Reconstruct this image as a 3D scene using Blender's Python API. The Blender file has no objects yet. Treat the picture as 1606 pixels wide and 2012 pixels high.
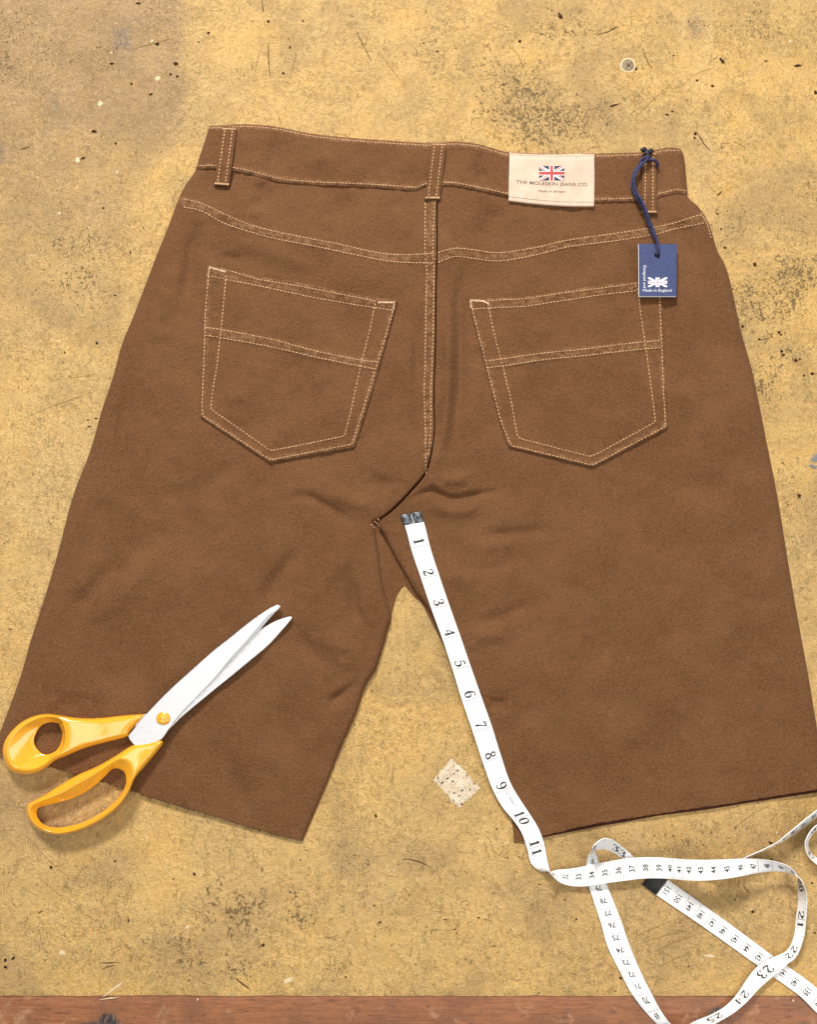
import bpy, math, random
import numpy as np
from mathutils import Vector, noise as mnoise
random.seed(7); rng = np.random.default_rng(7)
S = bpy.context.scene
COL = S.collection
R = math.radians

# ------------------------------------------------------------------ camera
FW, FH, FL = 1606.0, 2012.0, 1520.0       # photograph size and focal length in its pixels
TILT, HC = R(11), 0.609
cam_d = bpy.data.cameras.new('camera'); cam = bpy.data.objects.new('camera', cam_d); COL.objects.link(cam)
cam.location = (0, -HC*math.tan(TILT), HC); cam.rotation_euler = (TILT, 0, 0)
cam_d.sensor_fit = 'VERTICAL'; cam_d.sensor_height = 24.0; cam_d.lens = 24.0*FL/FH
cam_d.clip_start = 0.01; cam_d.clip_end = 50
S.camera = cam
S.render.resolution_x, S.render.resolution_y = 818, 1024

# ------------------------------------------------------------------ world, lamps, exposure
W = bpy.data.worlds.new('World'); S.world = W; W.use_nodes = True
bg = W.node_tree.nodes['Background']; bg.inputs[0].default_value = (1.0, .96, .91, 1); bg.inputs[1].default_value = 0.16
def area(name, loc, target, sx, sy, power, col=(1, .95, .88)):
    l = bpy.data.lights.new(name, 'AREA'); l.shape = 'RECTANGLE'; l.size = sx; l.size_y = sy
    l.energy = power; l.color = col
    o = bpy.data.objects.new(name, l); COL.objects.link(o); o.location = loc
    o.rotation_euler = (Vector(target)-Vector(loc)).to_track_quat('-Z', 'Y').to_euler()
    return o
area('ceiling_light_far', (-.55, 2.1, 1.75), (0, .0, 0), .7, .34, 102, (1, .97, .93))
area('ceiling_light_right', (1.3, -.9, 1.3), (0, -.1, 0), .8, .3, 11, (1, .97, .93))
for tx in (-.85, .05, .95): area('ceiling_tube_light', (tx, -.45, 2.1), (tx, -.45, 0), .32, 2.4, 8.5, (1, .97, .93))
S.view_settings.view_transform = 'Standard'; S.view_settings.look = 'None'
S.view_settings.exposure = 0.06; S.view_settings.gamma = 1
S.render.engine = 'CYCLES'

# ------------------------------------------------------------------ geometry helpers
ct, st = math.cos(TILT), math.sin(TILT)
CY, CZ = cam.location.y, HC
def ray_pt(px, py, h):
    """point at height h (mm) above the bench that lies over photo position px,py (arrays)"""
    px = np.asarray(px, float); py = np.asarray(py, float); h = np.asarray(h, float)*.001
    x = (px-FW/2)/FL; y = -(py-FH/2)/FL
    dy = y*ct+st; dz = y*st-ct
    k = (h-CZ)/dz
    return np.stack([x*k, CY+dy*k, h+0*k], -1)
def to_px(X, Y, Z=0.0):
    y0 = Y-CY; z0 = Z-CZ
    yc = y0*ct+z0*st; zc = -y0*st+z0*ct
    return FW/2+FL*X/(-zc), FH/2-FL*yc/(-zc)

def cr(pts, n, closed=False, linear=False):
    """smooth curve through pts, resampled to n points evenly by length"""
    p = np.array(pts, float)
    if linear: q = p if not closed else np.vstack([p, p[:1]])
    else:
        m = len(p); segs = m if closed else m-1; out = []
        for i in range(segs):
            if closed: a, b, c, d = p[(i-1) % m], p[i], p[(i+1) % m], p[(i+2) % m]
            else: a, b, c, d = p[max(i-1, 0)], p[i], p[i+1], p[min(i+2, m-1)]
            for t in np.linspace(0, 1, 12, endpoint=False):
                out.append(.5*((2*b)+(-a+c)*t+(2*a-5*b+4*c-d)*t*t+(-a+3*b-3*c+d)*t**3))
        out.append(p[0] if closed else p[-1]); q = np.array(out)
    L = np.concatenate([[0], np.cumsum(np.linalg.norm(np.diff(q[:, :2], axis=0), axis=1))])
    s = np.linspace(0, L[-1], n+1 if closed else n)
    r = np.stack([np.interp(s, L, q[:, k]) for k in range(q.shape[1])], -1)
    return r[:-1] if closed else r
def clen(p): p = np.array(p, float); return float(np.sum(np.linalg.norm(np.diff(p, axis=0), axis=1)))
def by_y(pts, ys):
    c = cr(pts, 400); o = np.argsort(c[:, 1], kind='stable')
    return np.stack([np.interp(ys, c[o, 1], c[o, 0]), ys], -1)
def seg_dist(px, py, line):
    px = np.asarray(px, float); py = np.asarray(py, float)
    best = np.full(px.shape, 1e9)
    for (x0, y0), (x1, y1) in zip(line[:-1], line[1:]):
        dx, dy = x1-x0, y1-y0; L2 = dx*dx+dy*dy+1e-9
        t = np.clip(((px-x0)*dx+(py-y0)*dy)/L2, 0, 1)
        best = np.minimum(best, np.hypot(px-x0-t*dx, py-y0-t*dy))
    return best
def sstep(a, b, x):
    t = np.clip((x-a)/(b-a), 0, 1); return t*t*(3-2*t)
_G = rng.random((64, 64))
def vnoise(x, y):
    x = np.asarray(x, float); y = np.asarray(y, float)
    xi = np.floor(x).astype(int); yi = np.floor(y).astype(int); fx = x-xi; fy = y-yi
    fx = fx*fx*(3-2*fx); fy = fy*fy*(3-2*fy)
    g = lambda a, b: _G[a % 64, b % 64]
    return (g(xi, yi)*(1-fx)+g(xi+1, yi)*fx)*(1-fy)+(g(xi, yi+1)*(1-fx)+g(xi+1, yi+1)*fx)*fy-.5

class MB:
    def __init__(s): s.v = []; s.f = []; s.m = []; s.n = 0
    def add(s, verts, faces, mi=0):
        verts = np.asarray(verts, float).reshape(-1, 3)
        s.v.append(verts); b = s.n
        for f in faces: s.f.append([i+b for i in f]); s.m.append(mi)
        s.n += len(verts)
    def grid(s, A, mi=0, closed_u=False, flip=False):
        """A: (nv,nu,3)"""
        nv, nu = A.shape[:2]; F = []
        for j in range(nv-1):
            for i in range(nu if closed_u else nu-1):
                a = j*nu+i; b = j*nu+(i+1) % nu; c = (j+1)*nu+(i+1) % nu; d = (j+1)*nu+i
                F.append([a, d, c, b] if not flip else [a, b, c, d])
        s.add(A.reshape(-1, 3), F, mi)
    def obj(s, name, mats, parent=None, smooth=True, weld=False):
        stuff = 'stitching' in name or 'bar_tack' in name or name == 'specks'
        me = bpy.data.meshes.new(name)
        me.from_pydata(np.concatenate(s.v).tolist(), [], s.f); 
        for m in (mats if isinstance(mats, (list, tuple)) else [mats]): me.materials.append(m)
        me.polygons.foreach_set('material_index', s.m)
        me.polygons.foreach_set('use_smooth', [smooth]*len(s.f)); me.update()
        o = bpy.data.objects.new(name, me); COL.objects.link(o)
        if parent: o.parent = parent
        if stuff: o['kind'] = 'stuff'
        return o
def thing(name, label, cat):
    o = bpy.data.objects.new(name, None); COL.objects.link(o); o.empty_display_size = .02
    o['label'] = label; o['category'] = cat; return o

# ------------------------------------------------------------------ materials
def mat(name, col=(.5, .5, .5), rough=.5, metal=0, **kw):
    m = bpy.data.materials.new(name); m.use_nodes = True
    b = m.node_tree.nodes['Principled BSDF']
    b.inputs['Base Color'].default_value = (*col, 1); b.inputs['Roughness'].default_value = rough
    b.inputs['Metallic'].default_value = metal
    for k, v in kw.items(): b.inputs[k.replace('_', ' ')].default_value = v
    return m
class N:
    def __init__(s, m): s.t = m.node_tree; s.b = s.t.nodes['Principled BSDF']; s.c = s.t.nodes.new('ShaderNodeTexCoord').outputs['Object']
    def new(s, t, **kw):
        n = s.t.nodes.new(t)
        for k, v in kw.items(): setattr(n, k, v)
        return n
    def put(s, sock, v):
        if isinstance(v, bpy.types.NodeSocket): s.t.links.new(v, sock)
        elif isinstance(v, (tuple, list)) and len(v) == 3 and sock.type == 'RGBA': sock.default_value = (*v, 1)
        else: sock.default_value = v
    def noise(s, scale, detail=2, rough=.5, dist=0, vec=None, out='Fac'):
        n = s.new('ShaderNodeTexNoise'); s.put(n.inputs['Vector'], vec or s.c)
        n.inputs['Scale'].default_value = scale; n.inputs['Detail'].default_value = detail
        n.inputs['Roughness'].default_value = rough; n.inputs['Distortion'].default_value = dist
        return n.outputs[out]
    def map(s, scale=(1, 1, 1), rot=(0, 0, 0), loc=(0, 0, 0), vec=None):
        n = s.new('ShaderNodeMapping'); s.put(n.inputs['Vector'], vec or s.c)
        n.inputs['Scale'].default_value = scale; n.inputs['Rotation'].default_value = rot; n.inputs['Location'].default_value = loc
        return n.outputs[0]
    def math(s, op, a, b=0.0, c=0.0, clamp=False):
        n = s.new('ShaderNodeMath', operation=op); n.use_clamp = clamp
        s.put(n.inputs[0], a); s.put(n.inputs[1], b)
        if op in ('MULTIPLY_ADD',): s.put(n.inputs[2], c)
        return n.outputs[0]
    def ramp(s, x, a, b, lo=0.0, hi=1.0):
        n = s.new('ShaderNodeMapRange'); n.interpolation_type = 'SMOOTHSTEP'; s.put(n.inputs[0], x)
        n.inputs[1].default_value = a; n.inputs[2].default_value = b; n.inputs[3].default_value = lo; n.inputs[4].default_value = hi
        return n.outputs[0]
    def mix(s, f, a, b, mode='MIX'):
        n = s.new('ShaderNodeMix', data_type='RGBA', blend_type=mode); n.clamp_factor = True
        s.put(n.inputs[0], f); s.put(n.inputs[6], a); s.put(n.inputs[7], b); return n.outputs[2]
    def attr(s, name):
        n = s.new('ShaderNodeAttribute', attribute_name=name); return n.outputs['Fac']
    def lines(s, scale, w, dist=1.0, vec=None, detail=1):
        n = s.noise(scale, detail, .5, dist, vec); a = s.math('ABSOLUTE', s.math('SUBTRACT', n, .5))
        return s.ramp(a, w, w*.25)
    def bump(s, h, strength, distance, normal=None):
        n = s.new('ShaderNodeBump'); n.inputs['Strength'].default_value = strength; n.inputs['Distance'].default_value = distance
        s.put(n.inputs['Height'], h)
        if normal: s.put(n.inputs['Normal'], normal)
        s.t.links.new(n.outputs[0], s.b.inputs['Normal']); return n.outputs[0]

def fabric(name, c1, c2, sp=1.0):
    m = mat(name, c1, .92); n = N(m); seam = n.attr('seam')
    big = n.ramp(n.noise(24, 4, .6, .3), .34, .66)
    mid = n.ramp(n.noise(140, 3, .65), .35, .65)
    fine = n.noise(620, 3, .8); fine2 = n.noise(1250, 3, .8)
    weave = n.noise(420, 2, .6, .3, n.map((1, 2.6, 1), (0, 0, .5)))
    col = n.mix(big, c1, c2)
    col = n.mix(n.math('MULTIPLY', mid, .22), col, tuple(x*1.28 for x in c2))
    f = n.ramp(fine, .44, .58); col = n.mix(n.math('MULTIPLY', f, .72*sp), col, tuple(x*1.5 for x in c1))
    f2 = n.ramp(fine2, .44, .58); col = n.mix(n.math('MULTIPLY', f2, .62*sp), col, tuple(x*.42 for x in c1))
    lint = n.new('ShaderNodeTexVoronoi'); lint.inputs['Scale'].default_value = 55; n.put(lint.inputs['Vector'], n.map((1, 1, 1), loc=(3, 1, 0)))
    col = n.mix(n.math('MULTIPLY', n.ramp(lint.outputs['Distance'], .028, .012), .5), col, (.45, .33, .22))
    pk = n.noise(230, 1, .5, .3)
    wear = n.math('MULTIPLY', seam, n.ramp(pk, .44, .62))
    col = n.mix(n.math('MULTIPLY', wear, .5), col, (.28, .155, .078))
    n.put(n.b.inputs['Base Color'], col)
    n.b.inputs['Sheen Weight'].default_value = .10; n.b.inputs['Sheen Roughness'].default_value = .45
    n.b.inputs['Sheen Tint'].default_value = (.75, .50, .36, 1); n.b.inputs['Specular IOR Level'].default_value = .08
    h = n.math('ADD', n.math('MULTIPLY', fine, .5), n.math('ADD', n.math('MULTIPLY', fine2, .3), n.math('ADD', n.math('MULTIPLY', mid, .25), n.math('MULTIPLY', weave, .5))))
    b1 = n.bump(h, .85, .0011)
    n.bump(n.math('MULTIPLY', seam, pk), .6, .0022, b1)
    return m
M = {}
M['fabric'] = fabric('brown_moleskin', (.146, .0655, .0275), (.190, .091, .0405))
M['raw'] = fabric('cut_edge_and_seam_shade', (.075, .026, .015), (.10, .034, .02))  # dark cloth for cut edges, also the painted shade in the seam gap
def thread_mat(name, c, rough=.6):
    m = mat(name, c, rough); n = N(m)
    v = n.noise(260, 2, .6); n.put(n.b.inputs['Base Color'], n.mix(n.ramp(v, .35, .65), tuple(x*.72 for x in c), tuple(min(x*1.12, .9) for x in c)))
    return m
M['thread'] = thread_mat('tan_thread', (.54, .31, .15))
M['bartack'] = thread_mat('pale_bartack_thread', (.66, .44, .27))
M['grey_thread'] = thread_mat('grey_thread', (.16, .15, .14))

# bench board: pressed fibre board, worn
def board_mat():
    m = mat('worn_fibre_board', (.5, .33, .13), .5); n = N(m)
    pink = n.attr('pink'); dirt = n.attr('dirt'); grey = n.attr('grey'); pale = n.attr('pale')
    big = n.ramp(n.noise(9, 4, .6, .5), .35, .65)
    med = n.ramp(n.noise(42, 4, .65, .4), .34, .66)
    col = n.mix(big, (.71, .43, .125), (.55, .345, .13))
    col = n.mix(n.math('MULTIPLY', med, .45), col, (.74, .50, .19))
    col = n.mix(n.math('MULTIPLY', n.ramp(n.noise(16, 5, .7, .8, n.map(loc=(4, 4, 4))), .46, .66), .5), col, (.41, .275, .11))
    pk = n.math('MULTIPLY', pink, n.ramp(n.noise(60, 5, .7), .22, .62, .45, 1.0))
    pcol = n.mix(n.ramp(n.noise(30, 4, .7), .4, .6), (.255, .155, .085), (.37, .235, .125))
    col = n.mix(pk, col, pcol)
    col = n.mix(n.math('MULTIPLY', pale, n.ramp(n.noise(50, 4, .7), .3, .6, .3, 1)), col, (.72, .49, .21))
    gk = n.math('MULTIPLY', grey, n.ramp(n.noise(170, 4, .7), .3, .6, .25, 1.0))
    col = n.mix(gk, col, (.20, .15, .125))
    # fibres: short curly strands, light and dark
    brk = n.ramp(n.noise(190, 2, .6), .40, .56)
    brk2 = n.ramp(n.noise(17, 3, .6, .6, vec=n.map(loc=(6, 1, 2))), .38, .62, .22, 1)
    l1 = n.math('MULTIPLY', n.math('MULTIPLY', n.lines(215, .07, 1.7), brk), brk2)
    l2 = n.math('MULTIPLY', n.lines(330, .07, 1.4, n.map((1, 1, 1), (0, 0, 1.0), (3, 1, 0))), n.ramp(n.noise(240, 2, .6, vec=n.map(loc=(5, 5, 5))), .42, .56))
    l3 = n.math('MULTIPLY', n.lines(130, .03, 1.0, n.map((1, .30, 1), (0, 0, .35), (7, 2, 0))), n.ramp(n.noise(110, 2, .6, vec=n.map(loc=(9, 5, 5))), .48, .6))
    e1 = n.noise(300, 4, .7, 1.2)
    col = n.mix(n.math('MULTIPLY', n.ramp(e1, .5, .72), .55), col, (.76, .54, .26))
    col = n.mix(n.math('MULTIPLY', n.math('MULTIPLY', n.ramp(e1, .5, .28), .58), brk2), col, (.30, .18, .058))
    col = n.mix(n.math('MULTIPLY', n.math('MULTIPLY', l2, brk2), .5), col, (.78, .56, .28))
    col = n.mix(n.math('MULTIPLY', l1, .5), col, (.27, .17, .065))
    col = n.mix(n.math('MULTIPLY', n.ramp(n.noise(13, 3, .6, .4, n.map(loc=(8, 3, 1))), .50, .66), .45), col, (.33, .215, .10))
    col = n.mix(n.math('MULTIPLY', l3, .5), col, (.25, .155, .06))
    gr = n.ramp(n.noise(700, 3, .75), .35, .65)
    col = n.mix(n.math('MULTIPLY', gr, .30), col, (.30, .19, .075))
    # pitted, dirty areas
    pit = n.noise(300, 3, .62, 1.4, n.map((1, .7, 1), (0, 0, .5)))
    thr = n.math('MULTIPLY_ADD', dirt, -.17, .70)
    dd = n.math('SUBTRACT', pit, thr); pf = n.ramp(dd, -.008, .03)
    pf2 = n.ramp(n.math('SUBTRACT', n.noise(560, 3, .7, .8), n.math('MULTIPLY_ADD', dirt, -.12, .69)), -.01, .03)
    col = n.mix(n.math('MULTIPLY', dirt, .24), col, (.36, .245, .115))
    col = n.mix(n.math('MULTIPLY', pf, .8), col, (.15, .10, .04))
    col = n.mix(n.math('MULTIPLY', pf2, .55), col, (.15, .095, .04))
    spk = n.new('ShaderNodeTexVoronoi'); n.put(spk.inputs['Vector'], n.map((1, 1, 1), loc=(2, 3, 0))); spk.inputs['Scale'].default_value = 62; spk.inputs['Randomness'].default_value = 1
    sp = n.ramp(spk.outputs['Distance'], .075, .045); sp = n.math('MULTIPLY', sp, n.ramp(n.noise(35, 2, vec=n.map(loc=(1, 9, 4))), .5, .6))
    col = n.mix(n.math('MULTIPLY', sp, .7), col, (.12, .07, .03))
    n.put(n.b.inputs['Base Color'], col)
    n.put(n.b.inputs['Roughness'], n.ramp(n.noise(80, 4, .7), .3, .7, .48, .75))
    n.b.inputs['Specular IOR Level'].default_value = .25
    h = n.math('SUBTRACT', n.math('ADD', n.math('MULTIPLY', l2, .35), n.math('MULTIPLY', e1, 1.3)), n.math('MULTIPLY', n.math('ADD', l1, l3), .4))
    h = n.math('SUBTRACT', h, n.math('MULTIPLY', pf, 1.6)); h = n.math('ADD', h, n.math('MULTIPLY', n.noise(420, 4, .7), .8))
    h = n.math('ADD', h, n.math('MULTIPLY', med, .6))
    n.bump(h, .8, .0010)
    return m
M['board'] = board_mat()
def wood_mat():
    m = mat('red_brown_hardwood', (.3, .15, .08), .45); n = N(m)
    kn = n.attr('grey')
    v = n.map((4, 60, 20)); g = n.noise(8, 5, .65, 1.5, v); g2 = n.noise(30, 4, .7, .4, n.map((6, 120, 20)))
    col = n.mix(n.ramp(g, .32, .66), (.215, .078, .032), (.34, .135, .055))
    col = n.mix(n.math('MULTIPLY', n.ramp(g2, .5, .7), .5), col, (.20, .085, .045))
    col = n.mix(n.math('MULTIPLY', n.ramp(n.noise(22, 5, .7), .45, .62), .6), col, (.17, .072, .035))
    col = n.mix(n.math('MULTIPLY', n.ramp(n.noise(45, 4, .75, .5, n.map(loc=(2, 2, 2))), .56, .68), .5), col, (.44, .26, .14))
    col = n.mix(n.math('MULTIPLY', n.ramp(n.noise(300, 3, .7, .5, n.map((.4, 1.6, 1))), .56, .66), .6), col, (.10, .045, .025))
    kt = n.ramp(n.math('ADD', n.math('MULTIPLY', kn, .75), n.math('MULTIPLY', n.noise(60, 5, .8, .6, n.map((2.6, 1.6, 1))), .75)), .62, .92)
    kcol = n.mix(n.ramp(n.noise(110, 5, .8, .8, n.map((2.5, 1, 1))), .42, .6), (.022, .017, .018), (.15, .10, .08))
    col = n.mix(kt, col, kcol)
    n.put(n.b.inputs['Base Color'], col)
    n.b.inputs['Specular IOR Level'].default_value = .4
    n.bump(n.math('ADD', n.math('MULTIPLY', g2, .7), n.noise(500, 3, .7)), .5, .0004)
    return m
M['wood'] = wood_mat()
M['underframe'] = mat('bench_side_wood', (.2, .1, .05), .6)
M['scratch'] = mat('scratch_dirt', (.29, .185, .075), 1.0, Specular_IOR_Level=.05)
M['gouge'] = mat('dark_gouge', (.12, .07, .03), 1.0, Specular_IOR_Level=.05)
M['speck'] = mat('dark_speck', (.045, .022, .012), 1.0, Specular_IOR_Level=.05)
M['fleck'] = mat('pale_fleck', (.64, .50, .30), .9)
M['greychip'] = mat('grey_chipped_metal', (.20, .19, .18), .7)
def vinyl():
    m = mat('white_tape_vinyl', (.86, .86, .86), .38); n = N(m)
    c = n.mix(n.ramp(n.noise(700, 2, .6), .3, .7), (.84, .84, .835), (.90, .90, .90)); n.put(n.b.inputs['Base Color'], c)
    w = n.new('ShaderNodeTexWave'); n.put(w.inputs['Vector'], n.map((1, 1, 1), (0, 0, .7))); w.inputs['Scale'].default_value = 420; w.inputs['Distortion'].default_value = 2
    n.bump(w.outputs[0], .12, .0001); n.b.inputs['Subsurface Weight'].default_value = .0
    return m
M['vinyl'] = vinyl()
M['ink'] = mat('black_print', (.025, .022, .022), .45)
M['faint_ink'] = mat('grey_fine_print', (.22, .21, .21), .5)
def steel(name, c, r):
    m = mat(name, c, r, 1.0); n = N(m)
    n.put(n.b.inputs['Roughness'], n.ramp(n.noise(60, 3, .6, 0, n.map((1, 22, 1), (0, 0, -.85))), .3, .7, r*.8, r*1.25))
    n.bump(n.noise(200, 3, .6, 0, n.map((1, 14, 1), (0, 0, -.85))), .06, .0001); return m
M['steel'] = steel('satin_blade_steel', (.80, .80, .815), .42)
M['bevel'] = steel('ground_bevel_steel', (.46, .47, .48), .5)
def brushed_clip():
    m = mat('dull_clip_metal', (.27, .28, .30), .42, .85); n = N(m)
    n.put(n.b.inputs['Base Color'], n.mix(n.ramp(n.noise(420, 4, .7), .35, .65), (.05, .052, .06), (.24, .25, .27)))
    n.bump(n.noise(900, 3, .7), .4, .0002); return m
M['clip'] = brushed_clip()
M['black_clip'] = mat('black_clip', (.008, .008, .009), .6)
def plastic():
    m = mat('glossy_orange_plastic', (.86, .36, .018), .16); n = N(m)
    n.put(n.b.inputs['Base Color'], n.mix(n.ramp(n.noise(25, 3, .6), .3, .7), (.88, .40, .022), (.93, .46, .03)))
    n.b.inputs['Subsurface Weight'].default_value = .25; n.b.inputs['Subsurface Radius'].default_value = (.004, .0018, .0004)
    n.b.inputs['Coat Weight'].default_value = 1.0; n.b.inputs['Coat Roughness'].default_value = .04
    n.bump(n.noise(300, 3, .6), .05, .0002); return m
M['orange'] = plastic()
def leatherette():
    m = mat('cream_leather_label', (.78, .62, .45), .6); n = N(m)
    n.put(n.b.inputs['Base Color'], n.mix(n.ramp(n.noise(90, 4, .65), .3, .7), (.63, .44, .32), (.69, .50, .375)))
    n.bump(n.noise(700, 3, .7), .25, .0002); return m
M['label'] = leatherette()
M['label_ink'] = mat('brown_grey_print', (.075, .065, .055), .6)
M['red'] = mat('flag_red_print', (.50, .045, .05), .6); M['navy'] = mat('flag_navy_print', (.02, .02, .06), .6)
M['flagwhite'] = mat('flag_white_print', (.80, .74, .68), .6)
def card():
    m = mat('blue_card', (.07, .095, .27), .6); n = N(m)
    n.put(n.b.inputs['Base Color'], n.mix(n.ramp(n.noise(500, 3, .7), .3, .7), (.028, .042, .125), (.046, .066, .17)))
    n.bump(n.noise(800, 2, .6), .1, .0001); return m
M['card'] = card()
M['cardwhite'] = mat('white_card_print', (.80, .80, .82), .6)
M['pink'] = mat('pink_card_print', (.72, .36, .40), .6)
M['cord'] = thread_mat('navy_cord', (.006, .007, .045), .55)
M['cord2'] = thread_mat('lighter_cord_thread', (.09, .10, .27), .55)
M['knot'] = mat('black_cord_end', (.006, .006, .012), .6)

# ------------------------------------------------------------------ workbench
bench = thing('workbench', 'worn ochre fibre-board workbench top with a red-brown wooden front edge', 'workbench')
EDGE_Y = float(ray_pt(803, 1957, 0)[1])
def blob(px, py, cx, cy, rx, ry, rot=0):
    a = R(rot); x = (px-cx)*math.cos(a)+(py-cy)*math.sin(a); y = -(px-cx)*math.sin(a)+(py-cy)*math.cos(a)
    return np.exp(-((x/rx)**2+(y/ry)**2))
def board_masks(px, py):
    n1 = vnoise(px/60, py/60)+.5*vnoise(px/23+9, py/23)
    pink = sstep(385, 335, px+14*vnoise(py/20, py/9))*sstep(335, 230, py+35*n1)*.95
    pink = np.maximum(pink, .75*sstep(330, 180, px+60*n1)*sstep(620, 330, py+60*n1))
    pink = np.maximum(pink, .35*sstep(260, 60, px+80*n1)*sstep(900, 500, py))
    pink = np.maximum(pink, .5*blob(px, py, 60, 1560, 160, 90))
    pink = np.maximum(pink, .35*blob(px, py, 1250, 1850, 260, 120)+.3*blob(px, py, 1330, 1640, 220, 40))
    D = [(1060, 205, 150, 85, 20, .95), (900, 130, 120, 90, 0, .5), (1120, 60, 170, 50, 0, .45), (690, 60, 80, 60, 0, .3), (1500, 60, 100, 60, 0, .5), (1480, 590, 90, 85, 30, 1.0),
         (1560, 540, 60, 60, 0, .8), (1470, 740, 60, 60, 0, .95), (1540, 690, 60, 50, 0, .8), (1440, 450, 50, 60, 0, .5), (1590, 420, 40, 120, 0, .4),
         (60, 60, 90, 80, 0, .5), (60, 170, 50, 30, 30, .75), (20, 130, 40, 40, 0, .6), (160, 560, 70, 60, 0, .55), (330, 30, 60, 60, 0, .35), (200, 480, 120, 60, 0, .45), (200, 110, 60, 60, 0, .5),
         (480, 1790, 120, 55, -10, .8), (590, 1800, 80, 45, 20, .85), (330, 1850, 130, 50, 0, .55), (130, 1830, 80, 60, 0, .5), (720, 1700, 70, 60, 0, .35), (400, 1900, 120, 25, 0, .6), (120, 1880, 60, 50, 0, .5), (20, 1940, 30, 20, 0, .9),
         (1380, 1640, 120, 40, -15, .4), (860, 1830, 160, 80, 0, .22), (650, 1880, 80, 60, 0, .35), (1560, 1000, 40, 160, 0, .3), (90, 900, 100, 200, 0, .2), (1235, 200, 60, 40, 0, .5)]
    dirt = np.zeros_like(px)
    for cx, cy, rx, ry, ro, a in D: dirt = np.maximum(dirt, a*blob(px, py, cx, cy, rx, ry, ro))
    dirt = np.clip(dirt*(1+1.3*n1)+.10*(n1+.4), 0, 1)
    grey = .95*sstep(14, 2, np.maximum(abs(px-239), abs(py-76)*.75)-10)
    G = [(110, 215, 13, 26, -15, .95), (240, 118, 18, 22, 0, .6), (0, 300, 9, 22, 0, 1.3), (1366, 50, 16, 30, 0, .75), (1372, 20, 40, 30, 0, .25), (1600, 905, 6, 16, 0, .2), (262, 40, 20, 10, 0, .3),
         (125, 245, 10, 14, 0, .5), (720, 1760, 50, 40, 0, .22), (1440, 700, 30, 12, 20, .3), (1390, 330, 24, 70, 0, .22), (700, 1720, 60, 60, 0, .18), (620, 1945, 25, 5, 0, .5), (190, 670, 8, 6, 0, .5), (180, 1460, 60, 60, 0, 0), (130, 1600, 90, 50, 0, .22)]
    for cx, cy, rx, ry, ro, a in G: grey = np.maximum(grey, a*blob(px, py, cx, cy, rx, ry, ro))
    grey = np.clip(grey*(1+.8*n1), 0, 1)
    pale = .75*blob(px, py, 1343, 30, 7, 60)+.6*blob(px, py, 1392, 80, 7, 60)+.55*blob(px, py, 1372, 220, 34, 170)+.35*blob(px, py, 1378, 430, 30, 70)+.3*blob(px, py, 330, 700, 60, 300, 18)+.25*blob(px, py, 1000, 1700, 240, 200)
    pale = np.maximum(pale, .55*blob(px, py, 120, 1000, 130, 330)+.4*blob(px, py, 700, 1700, 300, 160)+.4*blob(px, py, 230, 1760, 130, 60))
    return pink, dirt, grey, np.clip(pale*(1+1.0*n1), 0, 1)
def add_attrs(o, masks):
    for nm, a in masks.items():
        at = o.data.attributes.new(nm, 'FLOAT', 'POINT'); at.data.foreach_set('value', np.asarray(a, np.float32))
gx = np.arange(-.56, .5601, .0028); gy = np.arange(EDGE_Y, .80, .0028)
X, Y = np.meshgrid(gx, gy)
Z = .00022*vnoise(X*30, Y*30)+.0001*vnoise(X*130, Y*130)-.0001
Z[0] -= .0003
Y[0] += .0005*vnoise(gx*55, gx*0)+.0003*vnoise(gx*190, gx*0+3)
mb = MB(); mb.grid(np.stack([X, Y, Z], -1), flip=True)
# board sides
for A in (np.stack([np.stack([gx, Y[0], gx*0-.03], -1), np.stack([gx, Y[0], Z[0]], -1)]),): mb.grid(A, flip=True)
top = mb.obj('top_board', M['board'], bench)
top['label'] = 'worn ochre fibre board with scratches, stains and pitting'
vx, vy = X.ravel(), Y.ravel(); ppx, ppy = to_px(vx, vy)
pk, di, gr_, pa = board_masks(ppx, ppy); z2 = np.zeros(2*len(gx))
add_attrs(top, {'pink': np.r_[pk, z2], 'dirt': np.r_[di, z2], 'grey': np.r_[gr_, z2], 'pale': np.r_[pa, z2]})
# wooden front edging
prof = [(.0015, -.034), (.0015, -.0012), (-.0006, -.0009), (-.003, -.0006), (-.012, -.0003), (-.024, -.0003), (-.036, -.0004), (-.044, -.0008), (-.0475, -.003), (-.048, -.008), (-.048, -.034)]
prof2 = []
for (a, b), (c, d) in zip(prof[:-1], prof[1:]):
    k = max(1, int(math.hypot(c-a, d-b)/.003))
    prof2 += [(a+(c-a)*t/k, b+(d-b)*t/k) for t in range(k)]
prof2.append(prof[-1]); prof2 = np.array(prof2)
gxx = np.arange(-.56, .5601, .003)
Yw = EDGE_Y-.0003+prof2[:, 0][:, None]+.00035*vnoise(gxx*40, gxx*0)[None, :]*(prof2[:, 0][:, None] > -.001); Zw = prof2[:, 1][:, None]+0*gxx[None, :]
mb = MB(); mb.grid(np.stack([np.broadcast_to(gxx, Yw.shape), Yw, Zw], -1))
strip = mb.obj('front_edging', M['wood'], bench); strip['label'] = 'red-brown hardwood strip with dark knots along the front edge'
wx, wy = to_px(np.broadcast_to(gxx, Yw.shape).ravel(), Yw.ravel())
add_attrs(strip, {'grey': np.clip(1.1*blob(wx, wy, 212, 2008, 22, 20)+0.9*blob(wx, wy, 168, 2017, 26, 9)+0.8*blob(wx, wy, 268, 2018, 24, 8)+1.0*blob(wx, wy, 1412, 1990, 26, 14, -20)+.8*blob(wx, wy, 1375, 2008, 24, 8)+.6*blob(wx, wy, 1450, 2008, 30, 8), 0, 1)})

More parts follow.
